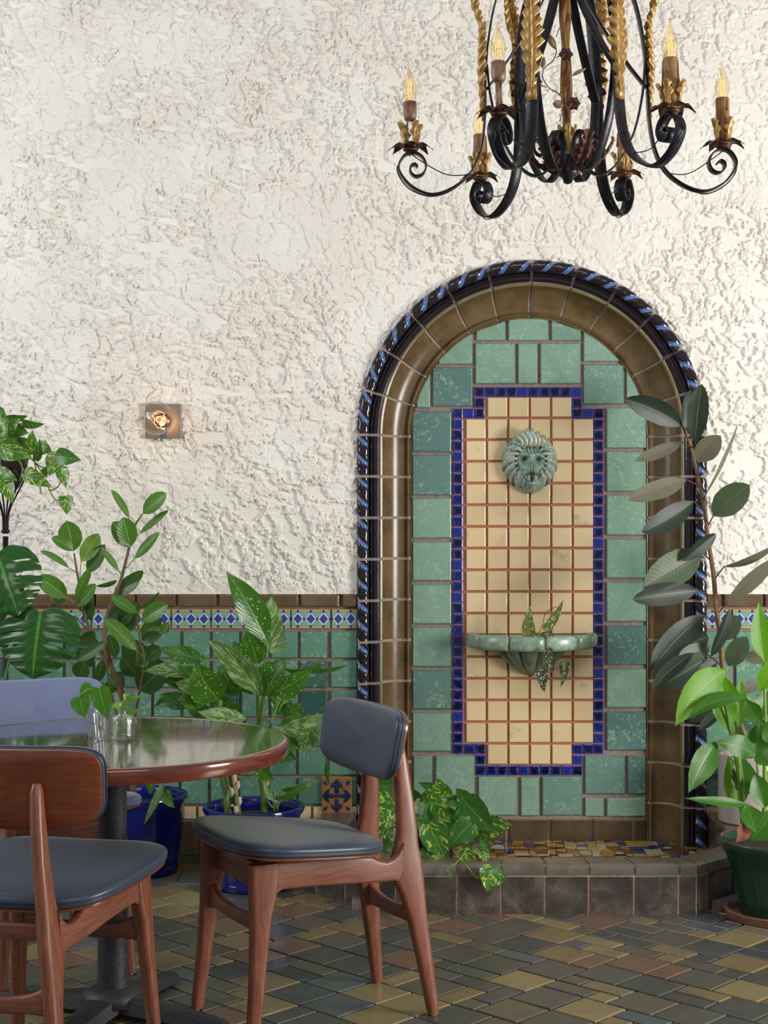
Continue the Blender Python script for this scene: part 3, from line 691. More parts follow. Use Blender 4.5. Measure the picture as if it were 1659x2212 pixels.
    m.tube([(.003, -.085, -.052), (.003, -.082, -.064), (.003, -.074, -.078)], [.010, .009, .004], 8); m.build('tongue', m_plain('dark_bronze', sr(60, 56, 62), .4), t)
build_lion()
# ---------------------------------------------------------------- scalloped basin
CELADON = (lambda m: (m.set('Base Color', m.mix(m.step(m.noise(m.coord(), 18, 5, .7), .42, .66), sr(128, 150, 128), sr(164, 190, 168))), m.bump(m.noise(m.coord(), 160, 4, .7), .25, .003), m.m)[2])(Mat('celadon_glaze', sr(140, 162, 140), .14))
BX, BZ = np_(1146, 1366)[0], HC-(1365-CY)*SP
BAS = thing('fountain_basin', 'pale green scalloped half-round basin projecting from the niche under the lion', 'basin', (BX, YP-.012, BZ))
m = MB(); rows = []
K = 11*14
def lob(th, amt=.026): return 1-amt/.26*(1-abs(math.sin(th*5.5))**.30)
for (f, z) in ((.86, -.004), (.90, .0), (.955, .0), (.985, -.005), (1, -.014), (1, -.044), (.985, -.053), (.95, -.058), (.60, -.060), (.56, -.060)):
    rw = []
    for k in range(K+1):
        th = PI*k/K; l = lob(th) if f > .9 else 1; rw.append((-math.cos(th)*.268*f*l, -math.sin(th)*.245*f*l, z))
    rows.append(rw)
m.grid(rows); m.build('rim', CELADON, BAS, sharp=60)
m = MB(); rows = []
for q in range(13):
    f = q/12; z = -.058-.118*f; r = .156*float(np.interp(f, [0, .12, .27, .42, .6, .74, .84, .93, 1], [1, .93, .83, .73, .58, .43, .31, .17, .03])); rw = []
    for k in range(97):
        th = PI*k/96; fl = 1-.20*(1-abs(math.sin(th*5.5))**.45)*(1-.2*f); rw.append((-math.cos(th)*r*fl, -math.sin(th)*r*.92*fl, z))
    rows.append(rw)
m.grid(rows); m.build('bowl', (lambda m: (m.set('Base Color', m.mix(m.noise(m.coord(), 20, 4), sr(96, 114, 96), sr(126, 146, 124))), m.m)[1])(Mat('celadon_bowl_glaze', sr(110, 130, 110), .2)), BAS, sharp=60)
m = MB(); m.v = [(-math.cos(PI*k/40)*.24, -math.sin(PI*k/40)*.215, -.008) for k in range(41)]; m.face(range(41))
m.build('water', Mat('basin_water', sr(96, 108, 84), .03).m, BAS, smooth=False)
m = MB(); rows = [[(-math.cos(PI*k/40)*r, -math.sin(PI*k/40)*r*.9, -.063-(.121 if q else 0)*1) for k in range(41)] for q, r in enumerate((.165, .012))]
# ---------------------------------------------------------------- leaves
def P2(pt, y): return P(pt[0], pt[1], y)
OUT = {
 'ellip': [(0, .05), (.06, .30), (.18, .68), (.35, .95), (.55, 1), (.75, .86), (.9, .52), (.97, .2), (1, .0)],
 'lance': [(0, .08), (.08, .38), (.22, .80), (.38, 1), (.55, .94), (.72, .68), (.86, .36), (.95, .12), (1, 0)],
 'heart': [(0, .42), (.06, .78), (.16, .98), (.30, 1), (.48, .88), (.66, .62), (.82, .34), (.93, .13), (1, 0)],
 'strap': [(0, .25), (.1, .5), (.3, .9), (.5, 1), (.7, .85), (.88, .45), (1, 0)],
 'wing': [(0, .55), (.08, 1), (.3, .95), (.55, .7), (.8, .35), (.95, .1), (1, 0)]}
def outl(kind, t):
    q = OUT[kind]
    for (a, u), (b_, v) in zip(q[:-1], q[1:]):
        if t <= b_:
            f = (t-a)/(b_-a); f = f*f*(3-2*f)*.5+f*.5; return u+(v-u)*f
    return 0
LR = random.Random(21)
def leaf(parent, mat, bp, tp, wpx, yb, yt=None, kind='ellip', roll=0, bend=0, arch=0, fold=.22, wave=.0, name='leaf', nt=12, nv=7, label=None, curl=0):
    if yt is None: yt = yb-.03
    B, T = P2(bp, yb), P2(tp, yt); c = T-B; L = c.length; ch = c.normalized(); sc = (DIST+(yb+yt)/2)/FPX
    V = Vector((0, -1, 0)); N0 = (V-ch*V.dot(ch)).normalized(); S0 = ch.cross(N0); r = math.radians(roll)
    N = N0*math.cos(r)+S0*math.sin(r); W = wpx*sc/2
    M_ = (B+T)/2+S0*bend*sc+N*arch*L; rows = []; uvs = []
    ph = LR.random()*6
    for i in range(nt+1):
        t = i/nt; tt = t**.85 if kind != 'heart' else t
        p = B*(1-t)**2+M_*2*t*(1-t)+T*t*t; tg = ((M_-B)*(1-t)+(T-M_)*t).normalized(); S = tg.cross(N).normalized(); Nn = S.cross(tg)
        hw = outl(kind, t)*W; rw = []; uu = []
        for j in range(nv):
            v = -1+2*j/(nv-1); av = abs(v)
            q = p-S*(v*hw)-Nn*(-fold*hw*av**1.3)+Nn*(wave*W*math.sin(t*13+ph+(1.5 if v > 0 else 0))*av*av)
            q = p-S*(v*hw)+Nn*(fold*hw*av**1.3)+Nn*(wave*W*math.sin(t*13+ph+(1.5 if v > 0 else 0))*av*av)
            if kind in ('heart', 'wing') and t < .3: q -= tg*(.16*W*av*(1-t/.3))*1.3
            if curl: q -= Nn*(curl*L*t*t*t)
            rw.append(q); uu.append((t, j/(nv-1)))
        rows.append(rw); uvs.append(uu)
    m = MB(); m.grid(rows, uvs=uvs); me = m.mesh(name)
    o = link_mesh(name, me, mat, None); o.parent = parent
    if parent is not None: o.matrix_parent_inverse = Matrix.Translation(-parent.location)
    if label: o['label'] = label
    return o
def attach(o, parent): o.parent = parent; o.matrix_parent_inverse = Matrix.Translation(-Vector(parent.location)); return o
def stem(parent, pts, r0, r1, mat, name='stem', n=7, label=None):
    """pts: (px, py, y)"""
    m = MB(); q = bez([P(*p) for p in pts], 5); k = len(q); m.tube(q, [r0+(r1-r0)*i/(k-1) for i in range(k)], n)
    o = m.build(name, mat, None); attach(o, parent)
    if label: o['label'] = label
    return o
def petioles(parent, mat, lst, r=.0022, name='petiole'):
    m = MB()
    for pts in lst:
        q = bez([P(*p) for p in pts], 4); m.tube(q, r, 6)
    return attach(m.build(name, mat, None), parent)
L_FICUS = m_leaf('ficus_leaf', sr(58, 106, 34), sr(84, 134, 50), sr(168, 192, 104), rough=.28, vein=.4, nveins=8)
L_FICUSD = m_leaf('ficus_dark_leaf', sr(44, 78, 40), sr(60, 98, 52), sr(130, 156, 100), rough=.3, vein=.35, nveins=8)
L_FICUSL = m_leaf('ficus_light_leaf', sr(112, 158, 60), sr(136, 178, 76), sr(186, 206, 130), rough=.3, vein=.5, nveins=8, trans=.4)
L_DIEF = m_leaf('dieffenbachia_leaf', sr(44, 92, 26), sr(62, 116, 34), sr(120, 166, 70), spots=(sr(206, 220, 150), 26, .24, .32), rough=.25, vein=.25, nveins=12)
L_DIEFP = m_leaf('dieffenbachia_pale_leaf', sr(66, 104, 46), sr(96, 134, 70), sr(150, 180, 110), var=(sr(158, 184, 128), .5), rough=.28, vein=.3, nveins=14)
L_POTH = m_leaf('pothos_leaf', sr(44, 92, 34), sr(62, 116, 48), sr(106, 150, 70), var=(sr(186, 206, 92), .62), rough=.22, vein=.08, nveins=7, bmp=.12)
L_POTHV = m_leaf('pothos_marbled_leaf', sr(48, 98, 34), sr(66, 122, 44), sr(120, 160, 70), var=(sr(192, 208, 98), .53), rough=.22, vein=.08, nveins=7, bmp=.12)
L_RUB = m_leaf('rubber_leaf', sr(16, 30, 20), sr(28, 44, 32), sr(96, 112, 76), under=sr(100, 102, 84), rough=.45, vein=.08, bmp=.08, nveins=20, trans=.06, slant=.15)
L_RUBU = m_leaf('rubber_leaf_underside', sr(104, 108, 88), sr(124, 122, 104), sr(132, 80, 64), rough=.4, vein=.08, bmp=.1, nveins=18, trans=.1, slant=.15)
L_RUBM = m_leaf('rubber_leaf_mid', sr(54, 74, 52), sr(76, 96, 70), sr(132, 90, 66), rough=.45, vein=.12, bmp=.12, nveins=16, trans=.1, slant=.15)
L_CAN = m_leaf('bright_leaf', sr(84, 148, 16), sr(110, 174, 28), sr(140, 196, 64), rough=.3, vein=.15, nveins=20, trans=.45, slant=.6)
L_CAND = m_leaf('mid_green_leaf', sr(46, 96, 22), sr(64, 120, 30), sr(104, 150, 56), rough=.3, vein=.15, nveins=20, trans=.25, slant=.6)
L_MON = m_leaf('monstera_leaf', sr(26, 68, 24), sr(36, 86, 32), sr(84, 140, 56), rough=.2, vein=.25, nveins=7, trans=.12, slant=.35)
L_BEG = m_leaf('begonia_leaf', sr(92, 104, 44), sr(112, 120, 56), sr(150, 130, 80), spots=(sr(226, 226, 200), 12, .34, .5), rough=.35, vein=.1, nveins=6, under=sr(130, 60, 48))
L_BEGD = m_leaf('begonia_dark_leaf', sr(52, 62, 40), sr(66, 78, 50), sr(110, 110, 80), spots=(sr(220, 222, 204), 12, .34, .5), rough=.35, vein=.1, nveins=6, under=sr(130, 60, 48))
L_YEL = m_leaf('yellow_leaf', sr(196, 178, 90), sr(214, 196, 120), sr(170, 150, 70), rough=.5, vein=.3)
ST_BROWN = m_plain('tan_bark', sr(128, 104, 74), .7, bump=(60, .5), var=(sr(94, 76, 54), 30)); ST_GREEN = m_plain('green_stem', sr(116, 150, 60), .45)
ST_VINE = m_plain('vine_stem', sr(120, 138, 66), .5); ST_RUB = m_plain('rubber_stem', sr(140, 112, 70), .6, bump=(50, .4), var=(sr(104, 74, 52), 14)); ST_RED = m_plain('red_stem', sr(96, 52, 40), .5)
ST_CANE = m_plain('cane_green', sr(74, 104, 42), .4, var=(sr(104, 130, 56), 12)); ST_ORANGE = m_plain('orange_bark', sr(136, 92, 58), .6)
SOIL = m_plain('potting_soil', sr(38, 30, 26), .95, bump=(120, .8), var=(sr(60, 46, 38), 60))
BLUEPOT = (lambda m: (m.set('Base Color', m.mix(m.step(m.noise(m.coord(), 9, 4, .6), .4, .8), sr(18, 24, 92), sr(26, 36, 122))), m.bump(m.noise(m.coord(), 8, 3), .05, .01), m.m)[2])(Mat('cobalt_pot_glaze', sr(26, 36, 128), .1))
def pot(name, label, x, y, prof, mat, z=0.0, soil=None, cat='pot', smat=None):
    t = thing(name, label, cat, (x, y, z)); m = MB(); m.lathe(prof, n=48); m.build('body', mat, t, sharp=60)
    if soil:
        m = MB(); m.lathe([(soil[0], soil[1]), (soil[0]*.6, soil[1]+.004), (.001, soil[1]+.006)], n=32); m.build('soil', smat or SOIL, t)
    return t
bluep = [(.001, .004), (.125, .004), (.146, .008), (.150, .020), (.146, .030), (.144, .034), (.152, .07), (.163, .14), (.168, .20), (.168, .25), (.171, .262), (.180, .272), (.186, .285), (.183, .295), (.172, .296), (.164, .285), (.160, .26), (.158, .22)]
pot('plant_pot', 'glossy cobalt blue pot under the tall ficus, behind the table column', xpx(0)*0+(300-CX)*(DIST-.27)/FPX, -.27, bluep, BLUEPOT, soil=(.16, .245))
pot('plant_pot', 'glossy cobalt blue pot of the dieffenbachia, behind the seat of the right chair', (548-CX)*(DIST-.5)/FPX, -.50, bluep, BLUEPOT, soil=(.16, .245))
# ficus
FI = thing('ficus_plant', 'branching ficus with oval light-veined leaves growing from the left blue pot', 'plant', ((290-CX)*(DIST-.27)/FPX, -.27, .25))
stem(FI, [(288, 1722, -.27), (285, 1620, -.28), (268, 1530, -.29), (258, 1480, -.30), (240, 1440, -.31), (226, 1380, -.32), (232, 1330, -.32), (246, 1290, -.32), (262, 1250, -.32), (276, 1195, -.32), (290, 1140, -.33), (308, 1110, -.34)], .014, .0035, ST_BROWN)
stem(FI, [(240, 1440, -.31), (215, 1405, -.30), (190, 1350, -.30), (178, 1300, -.30), (168, 1245, -.30), (160, 1195, -.31)], .008, .0035, ST_BROWN)
stem(FI, [(270, 1722, -.24), (262, 1640, -.25), (255, 1560, -.26), (236, 1480, -.27), (228, 1400, -.29)], .005, .004, ST_ORANGE)
stem(FI, [(283, 1600, -.28), (300, 1500, -.36), (312, 1430, -.38), (300, 1370, -.38), (297, 1320, -.38)], .006, .003, ST_BROWN)
stem(FI, [(262, 1500, -.29), (230, 1480, -.2), (190, 1465, -.2), (152, 1430, -.2)], .005, .003, ST_BROWN)
stem(FI, [(240, 1440, -.31), (215, 1395, -.36), (205, 1380, -.38), (190, 1360, -.38), (160, 1330, -.38)], .005, .003, ST_BROWN)
for a in [((279, 1119), (240, 1058), 22, .30, 50, 0), ((309, 1109), (360, 1065), 38, .35, -20, 0), ((302, 1152), (365, 1102), 24, .33, -45, 4), ((282, 1181), (266, 1117), 44, .36, 15, 0), ((278, 1182), (243, 1127), 40, .31, 20, 4), ((291, 1206), (344, 1149), 28, .33, -35, 6),
          ((256, 1232), (218, 1183), 20, .33, 50, -3), ((159, 1190), (145, 1125), 52, .34, 5, 0), ((157, 1190), (111, 1162), 28, .37, 30, 6), ((149, 1227), (87, 1190), 22, .34, 60, 2), ((163, 1288), (194, 1225), 24, .38, 40, 0), ((145, 1291), (80, 1245), 42, .36, 10, 3),
          ((297, 1324), (239, 1287), 28, .40, 35, -3), ((307, 1343), (363, 1306), 40, .40, -20, -4), ((350, 1368), (364, 1344), 20, .4, 0, 0), ((294, 1405), (224, 1337), 36, .44, 30, 4), ((307, 1383), (348, 1334), 40, .36, -10, 0), ((166, 1310), (207, 1261), 32, .33, -20, 3)]:
    leaf(FI, L_FICUS, a[0], a[1], a[2], -a[3], -a[3]-.03, roll=a[4], bend=a[5], arch=.04)
leaf(FI, L_FICUSL, (175, 1213), (213, 1152), 40, -.31, -.30, roll=-10, bend=4); leaf(FI, L_FICUSL, (347, 1368), (363, 1346), 18, -.41)
for a in [((188, 1236), (227, 1176), 36, .29, -15, 4), ((207, 1266), (253, 1253), 18, .30, 55, 3), ((260, 1263), (309, 1232), 28, .28, 35, 3), ((246, 1285), (302, 1255), 34, .30, -15, -3), ((298, 1314), (344, 1278), 16, .33, 60, 4), ((307, 1383), (350, 1372), 26, .37, 0, -4),
          ((297, 1440), (295, 1382), 60, .34, 0, 0), ((168, 1393), (204, 1363), 30, .38, 20, 3), ((165, 1427), (227, 1387), 28, .40, -20, 4), ((185, 1340), (197, 1302), 26, .28, 10, 2), ((208, 1475), (222, 1425), 24, .32, 20, 2), ((170, 1465), (182, 1428), 40, .25, 0, 0),
          ((256, 1485), (231, 1456), 20, .4, 30, 0), ((237, 1334), (269, 1314), 28, .26, 0, 0), ((255, 1346), (285, 1320), 28, .28, 0, 2), ((298, 1490), (352, 1438), 58, .30, 10, 6), ((269, 1362), (296, 1335), 26, .27, 0, 0), ((140, 1300), (110, 1285), 30, .27, 0, 0),
          ((172, 1320), (200, 1291), 24, .27, 10, 0), ((260, 1340), (300, 1300), 40, .24, 10, 0), ((300, 1460), (262, 1420), 40, .25, 0, 0), ((200, 1440), (168, 1400), 34, .22, 0, 0), ((230, 1500), (262, 1450), 30, .24, 10, 0), ((330, 1500), (300, 1440), 44, .22, 0, 0),
          ((350, 1470), (330, 1420), 44, .22, 0, 0), ((250, 1420), (236, 1370), 30, .24, 0, 0), ((310, 1420), (350, 1400), 36, .25, 0, 0)]:
    leaf(FI, L_FICUSD, a[0], a[1], a[2], -a[3], -a[3]-.03, roll=a[4], bend=a[5], arch=.04)
petioles(FI, ST_GREEN, [[(276, 1195, -.32), (279, 1150, -.31), (279, 1119, -.30)], [(290, 1140, -.33), (309, 1109, -.35)], [(284, 1170, -.33), (302, 1152, -.33)], [(272, 1228, -.32), (291, 1206, -.33)], [(266, 1246, -.32), (256, 1232, -.33)], [(166, 1236, -.3), (149, 1227, -.34)],
    [(172, 1262, -.3), (175, 1213, -.31)], [(178, 1285, -.3), (163, 1300, -.35), (145, 1291, -.36)], [(178, 1285, -.3), (188, 1236, -.29)], [(297, 1320, -.38), (307, 1343, -.40)], [(297, 1330, -.38), (297, 1324, -.40)], [(300, 1400, -.38), (307, 1383, -.37)], [(310, 1420, -.38), (294, 1405, -.44)], [(305, 1400, -.38), (330, 1380, -.38), (350, 1368, -.4)]], .0018)
# dieffenbachia
DI = thing('dieffenbachia_plant', 'broad speckled dieffenbachia on thick canes in the right blue pot', 'plant', ((548-CX)*(DIST-.5)/FPX, -.50, .25))
def cane(pts, r):
    q = bez([P(*p) for p in pts], 8); m = MB(); n = len(q)
    m.tube(q, [r*(1.10 if i % 4 == 0 else .97)*(1-.25*i/n) for i in range(n)], 10); attach(m.build('cane', ST_CANE, None), DI)
cane([(492, 1758, -.52), (488, 1710, -.52), (480, 1668, -.52), (478, 1600, -.52), (474, 1512, -.55)], .0135)
cane([(514, 1758, -.50), (508, 1712, -.50), (500, 1672, -.50), (510, 1600, -.5), (530, 1550, -.5)], .0125)
cane([(571, 1757, -.48), (570, 1710, -.48), (562, 1660, -.48), (562, 1600, -.5), (560, 1530, -.52), (558, 1440, -.52)], .0140)
SHE = m_plain('dry_sheath', sr(190, 158, 132), .8)
for (x, y, l) in ((505, 1672, 30), (512, 1690, 22), (516, 1725, 20), (500, 1705, 18), (508, 1745, 16), (575, 1690, 12)):
    a = P(x-5, y-7, -.53); bq = P(x+5, y-4, -.535); c = P(x+7, y+l*.5, -.55); d = P(x-2, y+l*.8, -.54); m = MB()
    m.grid([[a.lerp(bq, u)+Vector((.004*math.sin(u*9), -.012*math.sin(PI*u), 0)) for u in (0, .25, .5, .75, 1)], [a.lerp(d, .5).lerp(bq.lerp(c, .5), u)+Vector((0, -.016*math.sin(PI*u), .004*math.sin(u*7))) for u in (0, .25, .5, .75, 1)], [d.lerp(c, u)+Vector((0, -.008*math.sin(PI*u), .006*math.sin(u*8))) for u in (0, .25, .5, .75, 1)]])
    attach(m.build('dry_sheath', SHE, None), DI)['label'] = 'papery dry beige leaf sheath peeling from the cane'
dl = [(L_DIEF, (578, 1379+10), (488, 1234), 66, .56, .60, 18, 10, .05, .06), (L_DIEFP, (580, 1400), (588, 1287), 58, .50, .48, 10, -4, .03, .06), (L_DIEFP, (585, 1411), (611, 1356), 46, .49, .47, 15, 0, .03, .05), (L_DIEF, (557, 1434), (531, 1362), 64, .57, .60, -15, 6, .05, .06),
      (L_DIEFP, (566, 1503), (447, 1378), 58, .60, .66, -10, 22, .12, .10), (L_DIEF, (569, 1505), (617, 1420), 70, .59, .58, -30, 0, .06, .08), (L_DIEF, (575, 1504), (676, 1443), 54, .61, .62, 15, 8, .10, .10), (L_DIEFP, (598, 1520), (650, 1462), 52, .52, .48, 10, -8, .05, .06),
      (L_DIEF, (475, 1512), (424, 1428), 84, .60, .68, 0, -12, .20, .08), (L_DIEFP, (465, 1512), (376, 1474), 52, .56, .58, 10, 8, .10, .08), (L_DIEF, (445, 1424), (342, 1399), 40, .58, .60, 25, -10, .12, .06), (L_DIEFP, (531, 1552), (424, 1537), 42, .64, .68, 35, -14, .14, .08),
      (L_DIEFP, (598, 1570), (699, 1543), 54, .63, .64, 20, 12, .10, .08), (L_DIEFP, (672, 1556), (652, 1628), 50, .62, .58, 0, -6, .06, .08), (L_DIEF, (600, 1600), (665, 1604), 50, .60, .58, 20, -10, .08, .08), (L_DIEF, (612, 1443), (699, 1425), 26, .54, .56, 50, 22, .10, .05),
      (L_DIEF, (650, 1443), (757, 1434), 20, .50, .48, 55, 10, .06, .05), (L_DIEF, (424, 1540), (398, 1498), 34, .60, .64, 30, 0, .15, .08), (L_DIEF, (500, 1490), (478, 1435), 60, .48, .46, 0, 0, .05, .06), (L_DIEF, (546, 1650), (592, 1688), 36, .56, .58, 10, 0, .06, .06),
      (L_DIEFP, (605, 1706), (688, 1682), 26, .50, .50, 30, 10, .08, .05), (L_DIEF, (598, 1729), (653, 1695), 22, .52, .52, 30, 6, .08, .05), (L_DIEFP, (592, 1729), (578, 1700), 24, .54, .55, 0, 0, .05, .05), (L_DIEF, (708, 1642), (712, 1697), 14, .45, .45, 40, 4, .05, .05),
      (L_DIEF, (358, 1683), (310, 1782), 22, .48, .50, 35, -8, .06, .05), (L_DIEF, (352, 1700), (378, 1745), 26, .48, .50, 0, 8, .06, .05), (L_DIEF, (328, 1680), (324, 1716), 18, .4, .4, 0, 0, .05, .05), (L_DIEF, (520, 1500), (470, 1440), 56, .46, .44, 0, 0, .05, .06),
      (L_DIEF, (590, 1540), (630, 1500), 50, .46, .44, 0, 0, .05, .06), (L_DIEFP, (440, 1525), (380, 1510), 36, .5, .5, 20, 4, .08, .06), (L_DIEF, (400, 1530), (345, 1500), 36, .46, .44, 10, 4, .08, .06), (L_DIEF, (545, 1500), (520, 1440), 40, .50, .5, 0, 0, .05, .06),
      (L_DIEF, (440, 1480), (385, 1440), 40, .46, .44, 10, 4, .08, .06), (L_DIEFP, (420, 1455), (310, 1450), 36, .44, .42, 30, 6, .08, .06), (L_DIEF, (400, 1500), (330, 1530), 30, .44, .42, 10, 4, .08, .06), (L_DIEF, (620, 1580), (640, 1545), 46, .5, .5, 0, 0, .05, .06),
      (L_DIEF, (480, 1560), (520, 1520), 50, .48, .48, 0, 0, .05, .06), (L_DIEF, (430, 1500), (372, 1460), 44, .42, .40, 10, 4, .08, .06), (L_DIEF, (460, 1545), (400, 1530), 36, .44, .42, 10, 4, .08, .06), (L_DIEFP, (455, 1500), (415, 1450), 44, .43, .42, 10, 0, .08, .06),
      (L_DIEF, (500, 1545), (455, 1500), 44, .44, .42, 10, 0, .08, .06), (L_DIEF, (610, 1545), (655, 1520), 40, .46, .46, 10, 4, .08, .06), (L_DIEF, (595, 1610), (640, 1640), 44, .48, .5, 10, 6, .08, .06), (L_DIEF, (530, 1430), (505, 1385), 40, .44, .43, 0, 0, .06, .06), (L_DIEF, (575, 1470), (600, 1425), 50, .44, .43, 0, 0, .06, .06),
      (L_DIEF, (410, 1480), (352, 1470), 34, .40, .40, 20, 4, .08, .06), (L_DIEF, (355, 1640), (370, 1690), 30, .46, .46, 10, 0, .05, .06)]
for (mt, bp, tp, w_, yb, yt, rl, bd, ar, wv) in dl: leaf(DI, mt, bp, tp, w_, -yb, -yt, 'lance', rl, bd, ar, .25, wv, nt=14)
petioles(DI, ST_GREEN, [[(560, 1560, -.52), (566, 1503, -.60)], [(560, 1560, -.52), (569, 1505, -.59)], [(560, 1560, -.52), (575, 1504, -.61)], [(560, 1530, -.52), (560, 1470, -.55), (557, 1434, -.57)], [(560, 1500, -.52), (572, 1430, -.54), (578, 1385, -.56)], [(478, 1600, -.52), (470, 1550, -.56), (475, 1512, -.60)],
    [(560, 1600, -.52), (585, 1560, -.55), (606, 1500, -.54), (612, 1443, -.54)], [(562, 1640, -.5), (575, 1620, -.56), (598, 1570, -.63)], [(562, 1650, -.5), (590, 1625, -.56), (600, 1600, -.6)], [(570, 1720, -.48), (590, 1745, -.50), (598, 1729, -.52)], [(478, 1600, -.52), (460, 1540, -.52), (445, 1424, -.58)],
    [(530, 1560, -.5), (531, 1552, -.64)], [(592, 1755, -.49), (592, 1729, -.52)], [(598, 1755, -.49), (605, 1706, -.5)], [(484, 1640, -.52), (400, 1640, -.5), (358, 1683, -.48)], [(630, 1480, -.52), (650, 1443, -.5)], [(600, 1540, -.52), (630, 1480, -.52)]], .0035)
# pothos helper
def pothos(par, lst, yb, dy=.0):
    for q in lst:
        mt = {'g': L_POTH, 'v': L_POTHV, 'y': L_YEL}[q[0]]
        leaf(par, mt, q[1], q[2], q[3], yb-q[4], yb-q[4]-.02+dy, 'heart', q[5] if len(q) > 5 else LR.uniform(-18, 18), q[6] if len(q) > 6 else 0, .08, .20, .05)
# curb pothos
pot('plant_pot', 'dark brown pot of the trailing pothos standing inside the pool curb', (925-CX)*(DIST-.60)/FPX, -.60, [(.001, 0), (.07, 0), (.078, .01), (.098, .15), (.104, .155), (.104, .185), (.096, .185), (.092, .16)], m_plain('dark_clay', sr(46, 38, 36), .55, bump=(60, .3)), z=.041, soil=(.094, .165))
PO = thing('pothos_plant', 'golden pothos trailing over the pool curb behind the right chair', 'plant', ((925-CX)*(DIST-.6)/FPX, -.60, .21))
pothos(PO, [('g', (843, 1700), (803, 1692), 40, .02), ('v', (845, 1735), (791, 1715), 42, .06), ('v', (850, 1747), (795, 1794), 50, .08, 0, 4), ('v', (833, 1785), (840, 1818), 32, .05), ('g', (850, 1815), (820, 1842), 30, .06), ('g', (936, 1700), (903, 1690), 20, .0), ('v', (955, 1723), (944, 1680), 48, .08, 0),
    ('v', (938, 1715), (902, 1738), 38, .04), ('g', (938, 1738), (911, 1783), 36, .10), ('v', (940, 1736), (976, 1774), 40, .12), ('g', (990, 1728), (955, 1740), 24, .04), ('g', (1006, 1722), (984, 1703), 28, .06), ('g', (1002, 1728), (1071, 1796), 66, .13, 10, 4), ('v', (1040, 1785), (1107, 1781), 52, .04, -5),
    ('g', (1005, 1752), (972, 1778), 34, .12), ('g', (1018, 1778), (966, 1836), 56, .16, 0, 4), ('v', (926, 1780), (969, 1867), 60, .18, 0, 0), ('v', (924, 1787), (914, 1828), 30, .16), ('v', (955, 1772), (977, 1812), 36, .14), ('v', (1026, 1790), (1062, 1820), 44, .06), ('g', (925, 1832), (905, 1879), 28, .18),
    ('v', (953, 1853), (912, 1878), 28, .22), ('v', (999, 1833), (1027, 1868), 40, .24), ('v', (1040, 1833), (1052, 1868), 26, .24), ('g', (1044, 1815), (1060, 1845), 20, .24), ('v', (1066, 1876), (1052, 1926), 58, .33, 0, 0), ('y', (888, 1735), (884, 1772), 28, .04), ('g', (905, 1760), (878, 1775), 24, .02),
    ('g', (960, 1745), (930, 1760), 40, .02), ('g', (1000, 1800), (1030, 1815), 40, .06), ('g', (910, 1790), (886, 1800), 28, .04), ('g', (880, 1710), (868, 1745), 24, .0), ('g', (900, 1725), (880, 1700), 30, .0), ('g', (975, 1885), (972, 1899), 12, .33), ('g', (860, 1760), (835, 1775), 30, .0), ('v', (900, 1765), (905, 1795), 22, .08), ('g', (990, 1790), (985, 1820), 44, .08), ('g', (945, 1790), (935, 1815), 40, .08), ('g', (965, 1760), (1000, 1765), 40, .06)], -.60)
petioles(PO, ST_VINE, [[(925, 1800, -.6), (968, 1820, -.72), (985, 1845, -.84), (1010, 1872, -.92), (1031, 1897, -.935), (1055, 1890, -.94), (1066, 1876, -.93)], [(1000, 1800, -.7), (1008, 1830, -.82), (988, 1862, -.92), (966, 1878, -.93), (972, 1886, -.93)], [(925, 1810, -.6), (950, 1750, -.6), (948, 1725, -.66)], [(930, 1805, -.6), (1000, 1760, -.66), (1005, 1726, -.7)],
    [(920, 1805, -.6), (880, 1760, -.6), (845, 1735, -.65)], [(915, 1805, -.6), (880, 1790, -.6), (833, 1785, -.65)], [(930, 1805, -.6), (940, 1760, -.65), (940, 1738, -.7)], [(950, 1800, -.62), (926, 1780, -.76)], [(985, 1845, -.84), (999, 1833, -.84)], [(1008, 1830, -.82), (1040, 1833, -.84)]], .0024)
# ---------------------------------------------------------------- pothos on the iron stand, far left
IRON = m_plain('black_iron', sr(36, 34, 38), .42, .6, bump=(80, .25))
SX, SY = (12-CX)*(DIST-.40)/FPX, -.40
ST = thing('plant_stand', 'tall black iron plant stand with wire basket top at the left edge', 'stand', (SX, SY, 0))
m = MB(); m.lathe([(.0001, .003), (.0105, .003), (.0105, 1.27), (.0001, 1.27)], n=14); m.build('pole', IRON, ST)
m = MB()
for z, r in ((1.29, .0165), (1.17, .014)): m.lathe([(.010, z-.008), (r, z-.006), (r, z), (r*.9, z+.004), (.010, z+.006)], n=16)
m.build('collar', IRON, ST)
m = MB()
for k in range(12):
    a = 2*PI*k/12; m.tube(bez([(.009*math.cos(a), .009*math.sin(a), 1.28), (.014*math.cos(a), .014*math.sin(a), 1.36), (.05*math.cos(a), .05*math.sin(a), 1.44), (.092*math.cos(a), .092*math.sin(a), 1.52)], 4), .0028, 5)
for z, r in ((1.52, .094), (1.50, .088)):
    m.tube([(r*math.cos(a), r*math.sin(a), z) for a in [2*PI*k/28 for k in range(29)]], .004, 5)
m.build('wire_basket', IRON, ST)
m = MB()
for k in range(3):
    a = 2*PI*k/3+.5; m.tube(bez([(.0, 0, .30), (.05*math.cos(a), .05*math.sin(a), .22), (.12*math.cos(a), .12*math.sin(a), .05), (.16*math.cos(a), .16*math.sin(a), .006)], 5), .006, 6)
m.build('foot', IRON, ST)
pot('plant_pot', 'dark bowl planter held in the iron stand beneath the marbled pothos', SX, SY, [(.001, 0), (.03, 0), (.05, .02), (.075, .07), (.083, .12), (.088, .125), (.082, .13), (.076, .11)], m_plain('iron_bowl', sr(58, 44, 40), .5, bump=(60, .3)), z=1.432, soil=(.078, .112))
PT = thing('pothos_plant', 'marbled pothos hanging from the iron stand at the upper left edge', 'plant', (SX, SY, 1.55))
